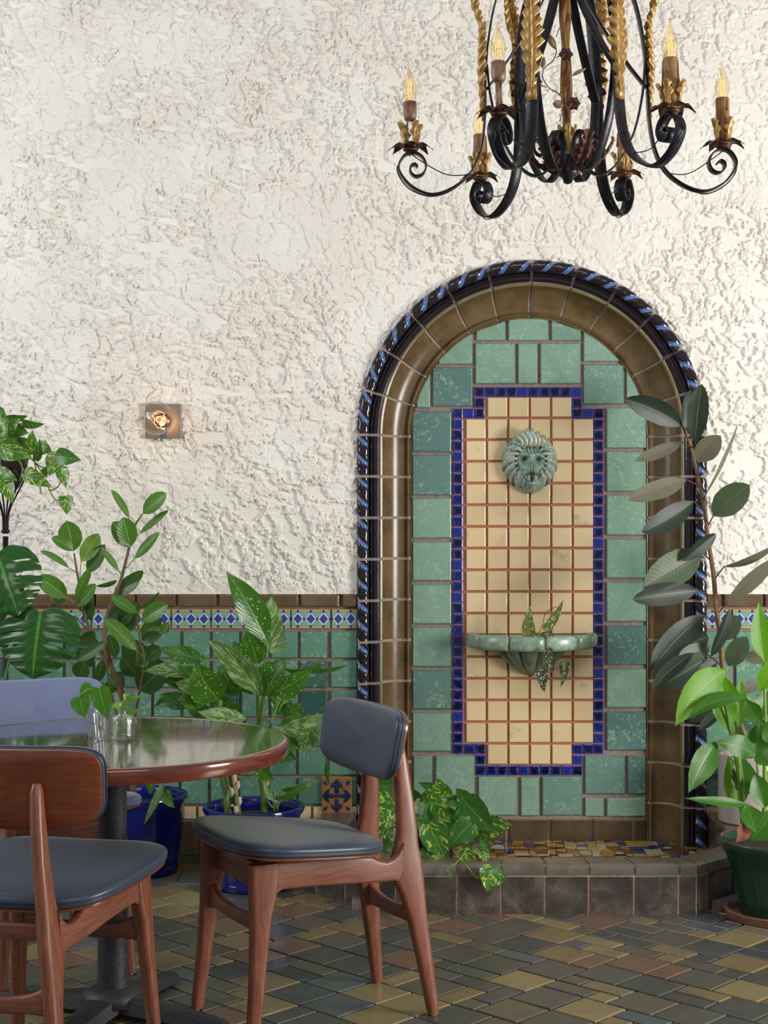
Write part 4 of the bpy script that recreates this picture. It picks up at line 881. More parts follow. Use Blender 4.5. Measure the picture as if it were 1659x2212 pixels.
pothos(PT, [('g', (17, 905), (61, 898), 24, .0, 40), ('g', (49, 913), (98, 915), 22, .04, 35, 4), ('v', (6, 941), (44, 903), 30, .05), ('g', (30, 925), (62, 936), 32, .03), ('v', (70, 982), (70, 928), 34, .09, -10), ('v', (-4, 962), (70, 988), 52, .12, 5), ('g', (78, 995), (86, 946), 20, .06, 30), ('v', (86, 966), (113, 976), 32, .05),
    ('g', (123, 984), (176, 994), 38, .10, 0), ('v', (126, 983), (106, 1029), 44, .08, 0), ('g', (96, 1012), (102, 1032), 20, .06), ('v', (54, 1020), (113, 1053), 36, .12, 0), ('v', (131, 1013), (142, 1054), 30, .10, 0, -6), ('v', (143, 1072), (145, 1113), 32, .10, 0), ('v', (-4, 1022), (38, 1038), 34, .11), ('v', (12, 1038), (28, 1088), 34, .12), ('v', (0, 900), (18, 935), 34, .06),
    ('g', (-5, 890), (16, 905), 30, .04), ('v', (0, 940), (10, 965), 40, .06), ('g', (20, 950), (60, 960), 40, .0), ('g', (40, 965), (75, 955), 36, .02), ('g', (-20, 930), (-60, 950), 44, .0), ('v', (-20, 990), (-70, 1030), 44, .04), ('g', (-10, 1005), (-30, 1060), 40, .06), ('g', (5, 985), (40, 1000), 30, .02), ('v', (-15, 900), (-40, 880), 36, .0)], SY)
petioles(PT, ST_VINE, [[(20, 960, -.4), (60, 985, -.46), (80, 1005, -.48), (100, 1040, -.5), (108, 1060, -.5), (120, 1080, -.5), (137, 1077, -.5), (143, 1072, -.5)], [(106, 1060, -.5), (122, 1054, -.5), (131, 1040, -.5), (131, 1013, -.5)], [(60, 985, -.46), (95, 1010, -.5), (126, 984, -.5)], [(20, 960, -.4), (54, 1020, -.52)],
    [(30, 960, -.4), (48, 1010, -.48), (42, 1040, -.5)], [(75, 1000, -.48), (88, 1060, -.5), (90, 1068, -.5)], [(15, 960, -.4), (30, 925, -.43), (49, 913, -.44)], [(10, 960, -.4), (0, 1000, -.5), (12, 1038, -.52)]], .0026)
# ---------------------------------------------------------------- monstera
def monstera_leaf(par, bp, tp, wpx, yb, yt, cutsL, cutsR, roll=0, arch=.12, label=None):
    B, T = P2(bp, yb), P2(tp, yt); c = T-B; L = c.length; ch = c.normalized(); sc = (DIST+(yb+yt)/2)/FPX; V = Vector((0, -1, 0))
    N0 = (V-ch*V.dot(ch)).normalized(); S0 = ch.cross(N0); r = math.radians(roll); N = N0*math.cos(r)+S0*math.sin(r); W = wpx*sc/2
    M_ = (B+T)/2+N*arch*L; nt, nv = 84, 41; rows = []; uvs = []
    for i in range(nt+1):
        t = i/nt; rw = []; uu = []
        for j in range(nv):
            v = -1+2*j/(nv-1); av = abs(v)
            ow = float(np.interp(t, [0, .04, .14, .3, .5, .7, .86, .96, 1], [.50, .80, .98, 1.0, .93, .74, .46, .16, 0]))
            te = t+.16*av*av*(1-t)-.26*av**1.2*(1-t)**5
            p = B*(1-te)**2+M_*2*te*(1-te)+T*te*te; tg = ((M_-B)*(1-te)+(T-M_)*te).normalized(); S = tg.cross(N).normalized(); Nn = S.cross(tg)
            lobe = .10*W*math.sin(t*2*PI*6)*av*.25
            rw.append(p-S*(v*ow*W)-Nn*(.30*W*ow*av*av)+Nn*(lobe)); uu.append((t, j/(nv-1)))
        rows.append(rw); uvs.append(uu)
    def skip(i, j):
        t = (i+.5)/nt; v = -1+2*(j+.5)/(nv-1); av = abs(v)
        for (a, wd, d0, d1) in (cutsL if v < 0 else cutsR):
            if d0 < av < d1:
                k = (av-d0)/(1-d0) if d1 >= 1 else math.sin((av-d0)/(d1-d0)*PI)
                if abs(t-a) < wd*(.35+.65*k): return True
        return False
    m = MB(); m.grid(rows, uvs=uvs, skip=skip); o = attach(link_mesh('leaf', m.mesh('leaf'), L_MON, None), par); return o
MX = (-30-CX)*(DIST-.8)/FPX
MO = thing('monstera_plant', 'monstera with large split glossy leaves at the left edge beside the back chair', 'plant', (MX, -.8, .26))
monstera_leaf(MO, (88, 1322), (70, 1467), 178, -.86, -.90, [(.30, .022, .30, 2), (.50, .035, .30, 2), (.72, .03, .35, 2)], [(.24, .014, .35, .8), (.44, .045, .30, 2), (.66, .035, .30, 2), (.84, .02, .4, 2)], 0)
monstera_leaf(MO, (-6, 1196), (40, 1330), 160, -.84, -.88, [(.3, .02, .3, 2), (.55, .02, .3, 2)], [(.20, .014, .35, .8), (.40, .045, .3, 2), (.64, .03, .3, 2)], -15)
monstera_leaf(MO, (-30, 1260), (10, 1400), 150, -.80, -.82, [(.3, .02, .3, 2)], [(.3, .03, .3, 2), (.6, .03, .3, 2)], 10)
petioles(MO, ST_CANE, [[(-30, 1730, -.8), (-10, 1550, -.78), (30, 1400, -.78), (70, 1330, -.82), (88, 1322, -.86)], [(-30, 1730, -.8), (-60, 1400, -.78), (-30, 1220, -.8), (-6, 1196, -.84)], [(-30, 1730, -.8), (-50, 1450, -.78), (-30, 1260, -.8)], [(0, 1335, -.8), (40, 1325, -.82), (88, 1322, -.86)]], .005)
pot('plant_pot', 'dark ribbed pot of the monstera behind the left chairs', MX+.05, -.8, [(.001, 0), (.11, 0), (.12, .02), (.145, .23), (.15, .25), (.14, .25), (.135, .22)], m_plain('dark_ribbed_clay', sr(40, 38, 36), .6), soil=(.137, .225))
# ---------------------------------------------------------------- rubber plant, right
m = MB(); m.lathe([(.001, 0), (.112, 0), (.120, .006), (.122, .250), (.118, .258), (.110, .258), (.107, .235)], n=48)
WP = thing('plant_pot', 'tall white cylindrical planter behind the green pot beside the niche', 'pot', (1.405, -.19, CT)); m.build('body', m_plain('white_ceramic', sr(168, 158, 150), .35, bump=(40, .15)), WP, sharp=50)
m = MB(); m.lathe([(.108, .232), (.05, .236), (.001, .237)], n=24); m.build('soil', SOIL, WP)
RU = thing('rubber_plant', 'leggy rubber plant with dark leathery leaves over the right of the niche', 'plant', (1.405, -.19, CT+.23))
RY = -.22
stem(RU, [(1640, 1680, -.19), (1612, 1600, -.20), (1585, 1520, -.22), (1562, 1444, -.24), (1557, 1379, RY), (1547, 1314, RY), (1542, 1249, RY), (1531, 1171, RY), (1521, 1092, RY), (1511, 1047, RY), (1502, 1005, RY), (1492, 962, RY), (1477, 923, RY)], .0115, .006, ST_RUB)
for q in [(L_RUB, (1474, 920), (1349, 862), 52, .26, .34, -10, 12), (L_RUBU, (1490, 943), (1508, 811), 24, .25, .27, 55, 2), (L_RUB, (1502, 956), (1516, 829), 46, .27, .30, -10, -4), (L_RUB, (1480, 938), (1491, 842), 34, .20, .18, 10, 0), (L_RUBU, (1508, 998), (1557, 941), 50, .30, .38, 0, -8), (L_RUBU, (1472, 954), (1371, 996), 34, .27, .35, 35, -12),
          (L_RUBU, (1523, 1070), (1594, 914), 20, .24, .30, 55, -4), (L_RUBM, (1541, 1114), (1620, 1048), 62, .26, .34, -10, -6), (L_RUBU, (1482, 1036), (1357, 1080), 46, .28, .36, 25, -8), (L_RUB, (1498, 1083), (1386, 1150), 50, .27, .34, 0, -8), (L_RUBM, (1516, 1196), (1389, 1270), 74, .26, .34, 0, 6), (L_RUB, (1476, 1212), (1547, 1153), 34, .32, .30, 20, -4),
          (L_RUB, (1507, 1275), (1366, 1295), 50, .28, .36, 0, 4), (L_RUBU, (1564, 1224), (1672, 1178), 26, .26, .34, 45, 8), (L_RUBU, (1573, 1299), (1674, 1206), 40, .26, .34, 20, -4), (L_RUB, (1521, 1329), (1406, 1450), 56, .27, .34, 10, 14), (L_RUB, (1535, 1418), (1576, 1315), 32, .34, .36, 25, 4), (L_RUBM, (1562, 1382), (1597, 1330), 40, .26, .30, -20, 0),
          (L_RUBM, (1572, 1438), (1614, 1376), 46, .30, .34, -20, 0), (L_RUB, (1497, 1411), (1411, 1488), 36, .34, .42, 30, 8), (L_RUBM, (1533, 1398), (1462, 1428), 40, .30, .36, 10, 4), (L_RUB, (1522, 1425), (1434, 1478), 66, .24, .26, 0, 0), (L_RUB, (1548, 1431), (1506, 1455), 26, .36, .38, 10, 0), (L_RUBU, (1604, 1418), (1668, 1416), 34, .20, .22, 20, 0),
          (L_RUB, (1563, 1530), (1510, 1578), 24, .30, .36, 30, 0), (L_RUBU, (1608, 1496), (1636, 1470), 28, .22, .22, 0, 0), (L_RUB, (1530, 1375), (1478, 1392), 50, .22, .22, 0, 0), (L_RUB, (1545, 1500), (1490, 1560), 40, .22, .22, 0, 0), (L_RUB, (1500, 1400), (1440, 1440), 50, .24, .24, 0, 0)]:
    leaf(RU, q[0], q[1], q[2], q[3], -q[4], -q[5], 'ellip', q[6], q[7], .06, .22, .02, nt=14)
petioles(RU, ST_RED, [[(1483, 940, RY), (1474, 920, -.26)], [(1485, 948, RY), (1490, 943, -.25)], [(1494, 968, RY), (1502, 956, -.27)], [(1490, 966, RY), (1472, 954, -.27)], [(1508, 1030, RY), (1508, 998, -.30)], [(1520, 1085, RY), (1523, 1070, -.24)], [(1530, 1135, RY), (1541, 1114, -.26)], [(1512, 1050, RY), (1482, 1036, -.28)], [(1522, 1105, RY), (1498, 1083, -.27)],
    [(1532, 1208, RY), (1516, 1192, -.26)], [(1546, 1248, RY), (1564, 1224, -.26)], [(1544, 1290, RY), (1507, 1275, -.28)], [(1551, 1325, RY), (1573, 1299, -.26)], [(1548, 1345, RY), (1521, 1329, -.27)], [(1556, 1405, RY), (1535, 1418, -.34)], [(1558, 1390, RY), (1562, 1382, -.26)], [(1560, 1440, -.24), (1530, 1415, -.3), (1497, 1411, -.34)]], .0026)
# ---------------------------------------------------------------- green pot with bright-leaved plant
GX, GY = 1.314, -.93
GP = thing('plant_pot', 'dark green fluted pot standing on a terracotta saucer at the right edge', 'pot', (GX, GY, .032))
GREENP = m_brown('dark_green_pot_glaze', sr(18, 46, 36), sr(24, 60, 44), sr(20, 50, 44), .18)
prof = [(.001, .002), (.115, .002), (.120, .008), (.124, .06), (.140, .13), (.152, .165), (.168, .20), (.188, .228), (.196, .240), (.192, .252), (.182, .254), (.176, .246), (.168, .225), (.160, .20)]
m = MB(); m.lathe(prof, n=72, mod=lambda a, z: 1+(.018*math.cos(a*14) if z < .16 else 0)); m.build('body', GREENP, GP, sharp=60)
m = MB(); m.lathe([(.168, .226), (.08, .232), (.001, .234)], n=32); m.build('soil', SOIL, GP)
SA = thing('saucer', 'round weathered terracotta saucer under the green pot', 'saucer', (GX, GY, 0))
m = MB(); m.lathe([(.001, .003), (.150, .003), (.166, .006), (.172, .030), (.168, .034), (.160, .033), (.155, .014), (.001, .014)], n=48); 
for v_i in range(len(m.v)): pass
m.build('dish', m_plain('terracotta', sr(132, 88, 70), .8, bump=(50, .5), var=(sr(104, 66, 54), 20)), SA, sharp=50)
GP.location.z = .015
CA = thing('leafy_plant', 'bright green broad-leaved plant backlit in the dark green pot', 'plant', (GX, GY, .24))
cl = [(L_CAN, (1567, 1450), (1458, 1569), 78, .98, 1.06, -10, 34, .10), (L_CAN, (1563, 1460), (1614, 1520), 26, .97, .98, 20, 16, .05), (L_CAN, (1578, 1582), (1546, 1452), 58, .92, .90, 15, -6, .02), (L_CAND, (1612, 1506), (1482, 1555), 40, 1.02, 1.08, 45, 20, .10), (L_CAN, (1596, 1572), (1600, 1462), 34, .88, .86, 0, 0, .02),
      (L_CAN, (1652, 1432), (1639, 1300), 46, .92, .90, 0, -6, .02), (L_CAN, (1640, 1492), (1672, 1412), 44, .94, .95, 10, 6, .04), (L_CAND, (1613, 1512), (1650, 1564), 42, .99, 1.0, 10, 10, .06), (L_CAND, (1548, 1604), (1487, 1713), 58, 1.02, 1.10, 0, 10, .10), (L_CAND, (1631, 1630), (1546, 1604), 52, 1.00, 1.04, 20, 10, .10),
      (L_CAND, (1630, 1628), (1643, 1560), 60, .96, .95, 0, 0, .04), (L_CAN, (1592, 1748), (1572, 1632), 60, .90, .86, 15, 8, .05), (L_CAND, (1618, 1738), (1478, 1724), 26, 1.04, 1.12, 45, -8, .06), (L_CAND, (1617, 1740), (1634, 1800), 48, 1.06, 1.12, 0, 4, .10), (L_CAND, (1640, 1620), (1672, 1656), 50, 1.04, 1.10, 0, 0, .10),
      (L_CAND, (1610, 1720), (1600, 1630), 56, .93, .90, 0, 0, .05), (L_CAND, (1652, 1745), (1630, 1668), 50, .97, .96, 0, 0, .05), (L_CAND, (1622, 1812), (1668, 1745), 60, 1.0, 1.0, 0, 10, .05), (L_CAN, (1650, 1745), (1662, 1660), 46, .92, .9, 0, 0, .05), (L_CAND, (1600, 1640), (1585, 1560), 40, .9, .88, 0, 0, .04),
      (L_CAND, (1640, 1550), (1660, 1480), 50, .9, .88, 0, 0, .04), (L_CAND, (1660, 1640), (1690, 1540), 60, .95, .9, 0, 0, .05), (L_CAND, (1650, 1800), (1600, 1750), 60, .95, .9, 0, 0, .05), (L_CAND, (1655, 1560), (1700, 1600), 60, .98, 1.0, 0, 8, .1)]
for q in cl: leaf(CA, q[0], q[1], q[2], q[3], -q[4], -q[5], 'lance', q[6], q[7], q[8], .18, .03, nt=16, nv=9)
stem(CA, [(1606, 1800, -.93), (1600, 1720, -.93), (1590, 1640, -.93), (1578, 1582, -.92), (1562, 1500, -.93)], .009, .004, ST_CANE); stem(CA, [(1650, 1800, -.93), (1652, 1700, -.93), (1650, 1600, -.93), (1640, 1540, -.93), (1612, 1506, -1.0)], .009, .0045, ST_GREEN); stem(CA, [(1655, 1600, -.93), (1652, 1500, -.93), (1652, 1430, -.92)], .005, .004, ST_GREEN)
stem(CA, [(1612, 1800, -.96), (1616, 1760, -1.0), (1617, 1740, -1.05)], .006, .003, ST_GREEN); stem(CA, [(1600, 1700, -.93), (1590, 1620, -.98), (1560, 1600, -1.0), (1548, 1604, -1.02)], .005, .003, ST_GREEN); stem(CA, [(1640, 1700, -.94), (1634, 1640, -.99)], .005, .003, ST_GREEN)
o = leaf(CA, m_plain('dry_brown_leaf', sr(120, 70, 54), .8), (1614, 1780), (1590, 1820), 34, -1.08, -1.12, 'lance', 0, 0, .1, .4, .2, label='shrivelled brown dead leaf')
# ---------------------------------------------------------------- begonia in the basin
BY = YP-.18
BE = thing('begonia_plant', 'white-spotted begonia trailing over the rim of the green basin', 'plant', tuple(P(1150, 1372, BY)))
for q in [(L_BEG, (1144, 1374), (1146, 1308), 30, .0, .0, -8), (L_BEG, (1178, 1362), (1217, 1295), 22, .0, .0, 6), (L_BEGD, (1182, 1402), (1194, 1457), 22, .10, .10, -4), (L_BEGD, (1170, 1444), (1176, 1496), 28, .06, .06, 4), (L_BEG, (1213, 1424), (1211, 1461), 9, .04, .04, 0), (L_BEGD, (1223, 1430), (1211, 1485), 16, .05, .05, -3), (L_BEG, (1187, 1370), (1156, 1373), 16, .02, .02, 0), (L_BEGD, (1184, 1367), (1198, 1379), 12, .04, .04, 0)]:
    leaf(BE, q[0], q[1], q[2], q[3], BY-q[4], BY-q[5], 'wing', LR.uniform(-10, 10), q[6], .05, .2, .06)
petioles(BE, ST_RED, [[(1146, 1376, BY), (1166, 1364, BY), (1173, 1345, BY), (1180, 1322, BY), (1204, 1310, BY)], [(1166, 1368, BY), (1177, 1380, BY-.09), (1178, 1404, BY-.10), (1168, 1424, BY-.08), (1174, 1440, BY-.06), (1196, 1445, BY-.05), (1222, 1436, BY-.05)], [(1178, 1395, BY-.1), (1182, 1402, BY-.1)]], .0014)
# ---------------------------------------------------------------- wall sconce
NICKEL = m_plain('brushed_nickel', sr(176, 158, 146), .32, .85, bump=(60, .1)); CHROME = m_plain('polished_nickel', sr(210, 204, 210), .12, 1.0)
px_, pz_ = (353-CX)*(DIST-.02)/FPX, HC-(910-CY)*(DIST-.02)/FPX
SN = thing('wall_sconce', 'square nickel wall sconce with a round clear filament bulb', 'lamp', (px_, -.016, pz_))
m = MB(); m.prism([(-.073, -.068), (.073, -.068), (.073, .068), (-.073, .068)], .018, .002, lambda u, v, h: (u, -h, v)); m.build('back_plate', NICKEL, SN, smooth=False)
m = MB(); m.box(-.008, .012, -.050, -.016, -.062, -.008); m.build('arm', CHROME, SN, smooth=False)
m = MB(); m.lathe([(.001, .0), (.026, .0), (.028, .006), (.028, .036), (.022, .040), (.021, .020), (.001, .018)], n=28)
o = m.build('socket', m_plain('copper_socket', sr(150, 92, 66), .25, .9), SN, sharp=40); o.rotation_euler = (PI/2, 0, 0); o.location = (.002, -.018, 0)
m = MB(); R_ = .066; m.lathe([(.0005, -.066), (.013, -.066), (.014, -.060)]+[(R_*math.sin(a), -R_*math.cos(a)) for a in [.26+(PI-.26)*k/18 for k in range(18)]]+[(.0005, R_)], n=40)
o = m.build('bulb', m_glass('clear_bulb_glass', (.93, .90, .86, 1), .06, .01, None, 1.9), SN); o.rotation_euler = (PI/2, 0, 0); o.location = (-.012, -.115, .006)
m = MB(); pts = [(.026*math.cos(a)*(1-.3*abs(math.sin(a*3.5))), -.115+.022*math.sin(a*2), .032*math.sin(a)) for a in [2*PI*k/60 for k in range(61)]]; m.tube(pts, .0006, 5)
pts = [(.012*math.cos(a*5), -.100-.030*(a/(2*PI)), .012*math.sin(a*5)) for a in [2*PI*k/60 for k in range(61)]]; m.tube(pts, .0006, 5)
m.build('filament', m_emit('glowing_filament', (1, .5, .16, 1), 6), SN)
l = bpy.data.lights.new('sconce_glow', 'POINT'); l.energy = .22; l.color = (1, .62, .3); l.shadow_soft_size = .03
lo = bpy.data.objects.new('sconce_glow', l); COL.objects.link(lo); lo.location = (px_, -.14, pz_)
# ---------------------------------------------------------------- table
TX, TY, TZ = (243-CX)*4.12/FPX, 4.12-DIST, .745
TB = thing('dining_table', 'round dark glossy table with cherry edge on a black pedestal', 'table', (TX, TY, 0))
R0 = .473
m = MB(); m.lathe([(.001, TZ-.001), (R0-.006, TZ-.001), (R0-.006, TZ-.02), (.001, TZ-.02)], n=96)
def m_top():
    m = Mat('dark_lacquered_top', sr(52, 42, 32), .09); v = m.scale(m.coord(), (2.2, 22, 1)); n = m.noise(v, 6, 4, .6)
    m.set('Base Color', m.mix(n, sr(44, 36, 28), sr(66, 52, 38))); m.set('Specular IOR Level', 1.0); m.set('Coat Weight', 1.0); m.set('Coat Roughness', .06); m.set('Coat IOR', 2.7)
    m.bump(m.noise(m.scale(m.coord(), (5, 30, 1)), 2.4, 2, .5), .10, .006); return m.m
m.build('table_top', m_top(), TB, sharp=30)
CHERRY = m_wood('cherry_edge', sr(84, 36, 24), sr(124, 58, 36), (1, 1, 4), .16, .9, 10)
m = MB(); m.lathe([(R0-.020, TZ-.002), (R0-.012, TZ+.0005), (R0-.003, TZ-.001), (R0+.002, TZ-.005), (R0+.003, TZ-.010), (R0+.003, TZ-.034), (R0, TZ-.041), (R0-.012, TZ-.043), (.001, TZ-.040)], n=128); m.build('table_edge', CHERRY, TB, sharp=50)
CAST = m_plain('black_hammered_iron', sr(44, 43, 47), .5, .2, bump=(140, .6), var=(sr(62, 60, 66), 90))
m = MB(); m.lathe([(.001, TZ-.042), (.13, TZ-.042), (.13, TZ-.05), (.05, TZ-.060), (.038, TZ-.08), (.038, .40), (.040, .12), (.044, .06), (.001, .06)], n=40); m.build('column', CAST, TB, sharp=40)
m = MB()
for k in range(4):
    a = math.radians(69.5)+k*PI/2; d = Vector((math.cos(a), math.sin(a), 0)); s_ = Vector((-d.y, d.x, 0)); rings = []
    for (r, wd, z0, z1) in ((.02, .050, .030, .075), (.10, .046, .022, .062), (.22, .036, .012, .044), (.30, .034, .004, .034), (.335, .030, .004, .026)):
        c = d*r; rings.append([(c+s_*wd+Vector((0, 0, z0))), (c+s_*wd*.8+Vector((0, 0, z1-.008))), (c+s_*wd*.35+Vector((0, 0, z1))), (c-s_*wd*.35+Vector((0, 0, z1))), (c-s_*wd*.8+Vector((0, 0, z1-.008))), (c-s_*wd+Vector((0, 0, z0)))])
    mm = MB(); mm.loft(rings); mm.build('foot', CAST, TB, sharp=40)
m.lathe([(.001, .085), (.05, .083), (.075, .070), (.085, .040), (.001, .035)], n=32); m.build('base_hub', CAST, TB)
# ---------------------------------------------------------------- vases and cuttings
GLASS_D = m_glass('cut_glass', (.98, .98, .98, 1), .15, .12, ('diamond', 1.0)); GLASS_P = m_glass('embossed_glass', (.98, .98, .98, 1), .11, .10, (110, .6))
def on_table(px, py):   # a point of the table top under the pixel
    d = (HC-TZ)*FPX/(py-CY); return (px-CX)*d/FPX, d-DIST
vx, vy = on_table(215, 1592); v2x, v2y = on_table(265, 1596)
VA = thing('bud_vase', 'taller clear glass bottle vase with diamond relief on the table', 'vase', (vx, vy, TZ), 0, 'glass bud vases on the table')
m = MB(); m.lathe([(.001, .004), (.030, .001), (.033, .006), (.0335, .07), (.032, .082), (.024, .096), (.0155, .104), (.014, .112), (.016, .116), (.013, .116), (.012, .106), (.020, .094), (.029, .08), (.030, .010), (.001, .009)], n=40); m.build('body', GLASS_D, VA, sharp=70)
VB = thing('bud_vase', 'shorter clear glass bottle vase with a narrow neck, right of the other', 'vase', (v2x, v2y, TZ), 0, 'glass bud vases on the table')
m = MB(); m.lathe([(.001, .004), (.031, .001), (.034, .006), (.034, .056), (.031, .062), (.015, .064), (.012, .070), (.012, .084), (.0145, .088), (.011, .088), (.009, .068), (.028, .060), (.031, .010), (.001, .009)], n=40); m.build('body', GLASS_P, VB, sharp=50)
for t_, r, h in ((VA, .0285, .060), (VB, .0295, .048)):
    m = MB(); m.lathe([(.001, .010), (r, .010), (r, h), (.001, h)], n=28); m.build('water', m_glass('vase_water', (.96, .98, .95, 1), .02, .01, None, 1.2), t_)
L_CUT = m_leaf('cutting_leaf', sr(50, 112, 16), sr(66, 130, 22), sr(120, 170, 60), rough=.2, vein=.15, nveins=6, trans=.3); L_CUTP = m_leaf('pale_cutting_leaf', sr(112, 158, 60), sr(140, 180, 84), sr(190, 206, 130), rough=.3, vein=.15, nveins=6, trans=.35)
C1 = thing('pothos_cutting', 'pothos cutting with two large heart leaves in the taller vase', 'cutting', (vx, vy, TZ+.02))
for q in [((172, 1506), (184, 1552), 44, .05, 0), ((214, 1486), (233, 1556), 46, .07, 0), ((198, 1483), (172, 1506), 36, .02, 30)]: leaf(C1, L_CUT, q[0], q[1], q[2], vy-q[3], vy-q[3]-.02, 'heart', q[4], 0, .08, .15, .02)
petioles(C1, ST_GREEN, [[(214, 1584, vy), (214, 1550, vy), (213, 1512, vy), (206, 1492, vy-.03), (190, 1489, vy-.04), (178, 1497, vy-.05), (172, 1506, vy-.05)], [(213, 1512, vy), (211, 1490, vy-.03), (205, 1486, vy-.02), (198, 1483, vy-.02)], [(213, 1512, vy), (216, 1494, vy-.05), (214, 1486, vy-.07)]], .0018)
C2 = thing('ivy_cutting', 'small pale green leafy cutting in the shorter vase', 'cutting', (v2x, v2y, TZ+.02))
for q in [((273, 1507), (305, 1500), 18, .02, 40, 6), ((274, 1506), (266, 1498), 16, .0, 20, 0), ((268, 1529), (312, 1531), 18, .02, 40, 6), ((260, 1527), (240, 1528), 20, .02, 30, 4), ((262, 1526), (273, 1511), 18, .01, 10, 0)]: leaf(C2, L_CUTP, q[0], q[1], q[2], v2y-q[3], v2y-q[3]-.01, 'heart', q[4], q[5], .08, .3, .05)
petioles(C2, ST_GREEN, [[(268, 1572, v2y), (262, 1555, v2y), (261, 1540, v2y), (260, 1527, v2y-.02)], [(269, 1574, v2y), (267, 1550, v2y), (266, 1532, v2y), (273, 1518, v2y), (273, 1507, v2y-.02)], [(266, 1532, v2y), (268, 1529, v2y-.02)]], .0018)
# ---------------------------------------------------------------- chairs
WOOD = m_wood('walnut_stained_wood', sr(112, 62, 44), sr(142, 86, 62), (8, 8, .8), .42, .15, 14); WOODH = m_wood('walnut_rail_wood', sr(112, 62, 46), sr(144, 90, 68), (1, 1, 9), .42, .15, 12)
PLY = m_wood('bent_plywood', sr(112, 54, 30), sr(134, 72, 42), (1, 1, 10), .24, .5, 10)
LEATHER = (lambda m: (m.bump(m.noise(m.coord(), 420, 3, .6), .12, .001), m.set('Sheen Weight', .15), m.m)[2])(Mat('slate_blue_leather', sr(52, 63, 80), .36))
LEATHERB = (lambda m: (m.bump(m.noise(m.coord(), 420, 3, .6), .15, .001), m.set('Sheen Weight', .3), m.m)[2])(Mat('pale_blue_leather', sr(108, 120, 156), .55))
def rrect(c, ax, ay, hx, hy, r=.35, n=4):
    """ring of a rounded rectangle, axes ax, ay"""
    out = []; q = min(hx, hy)*r*2 if r <= .5 else min(hx, hy)
    q = min(q, min(hx, hy)*.95)
    for (sx, sy, a0) in ((1, 1, 0), (-1, 1, PI/2), (-1, -1, PI), (1, -1, 1.5*PI)):
        for k in range(n):
            a = a0+PI/2*k/(n-1); out.append(c+ax*(sx*(hx-q)+q*math.cos(a))+ay*(sy*(hy-q)+q*math.sin(a)))
    return out
GLIDE = m_plain('beige_glide', sr(196, 176, 150), .5)
EX, EY, EZ = Vector((1, 0, 0)), Vector((0, 1, 0)), Vector((0, 0, 1))
def seat_out(th):
    """outline of the seat: wide rounded front, narrower back"""
    c, s = math.cos(th), math.sin(th); e = .52
    x = math.copysign(abs(c)**e, c); y = math.copysign(abs(s)**e, s)
    w_ = .188+.072*(y+1)/2 if y > -1 else .19
    return x*w_, y*.228+.070
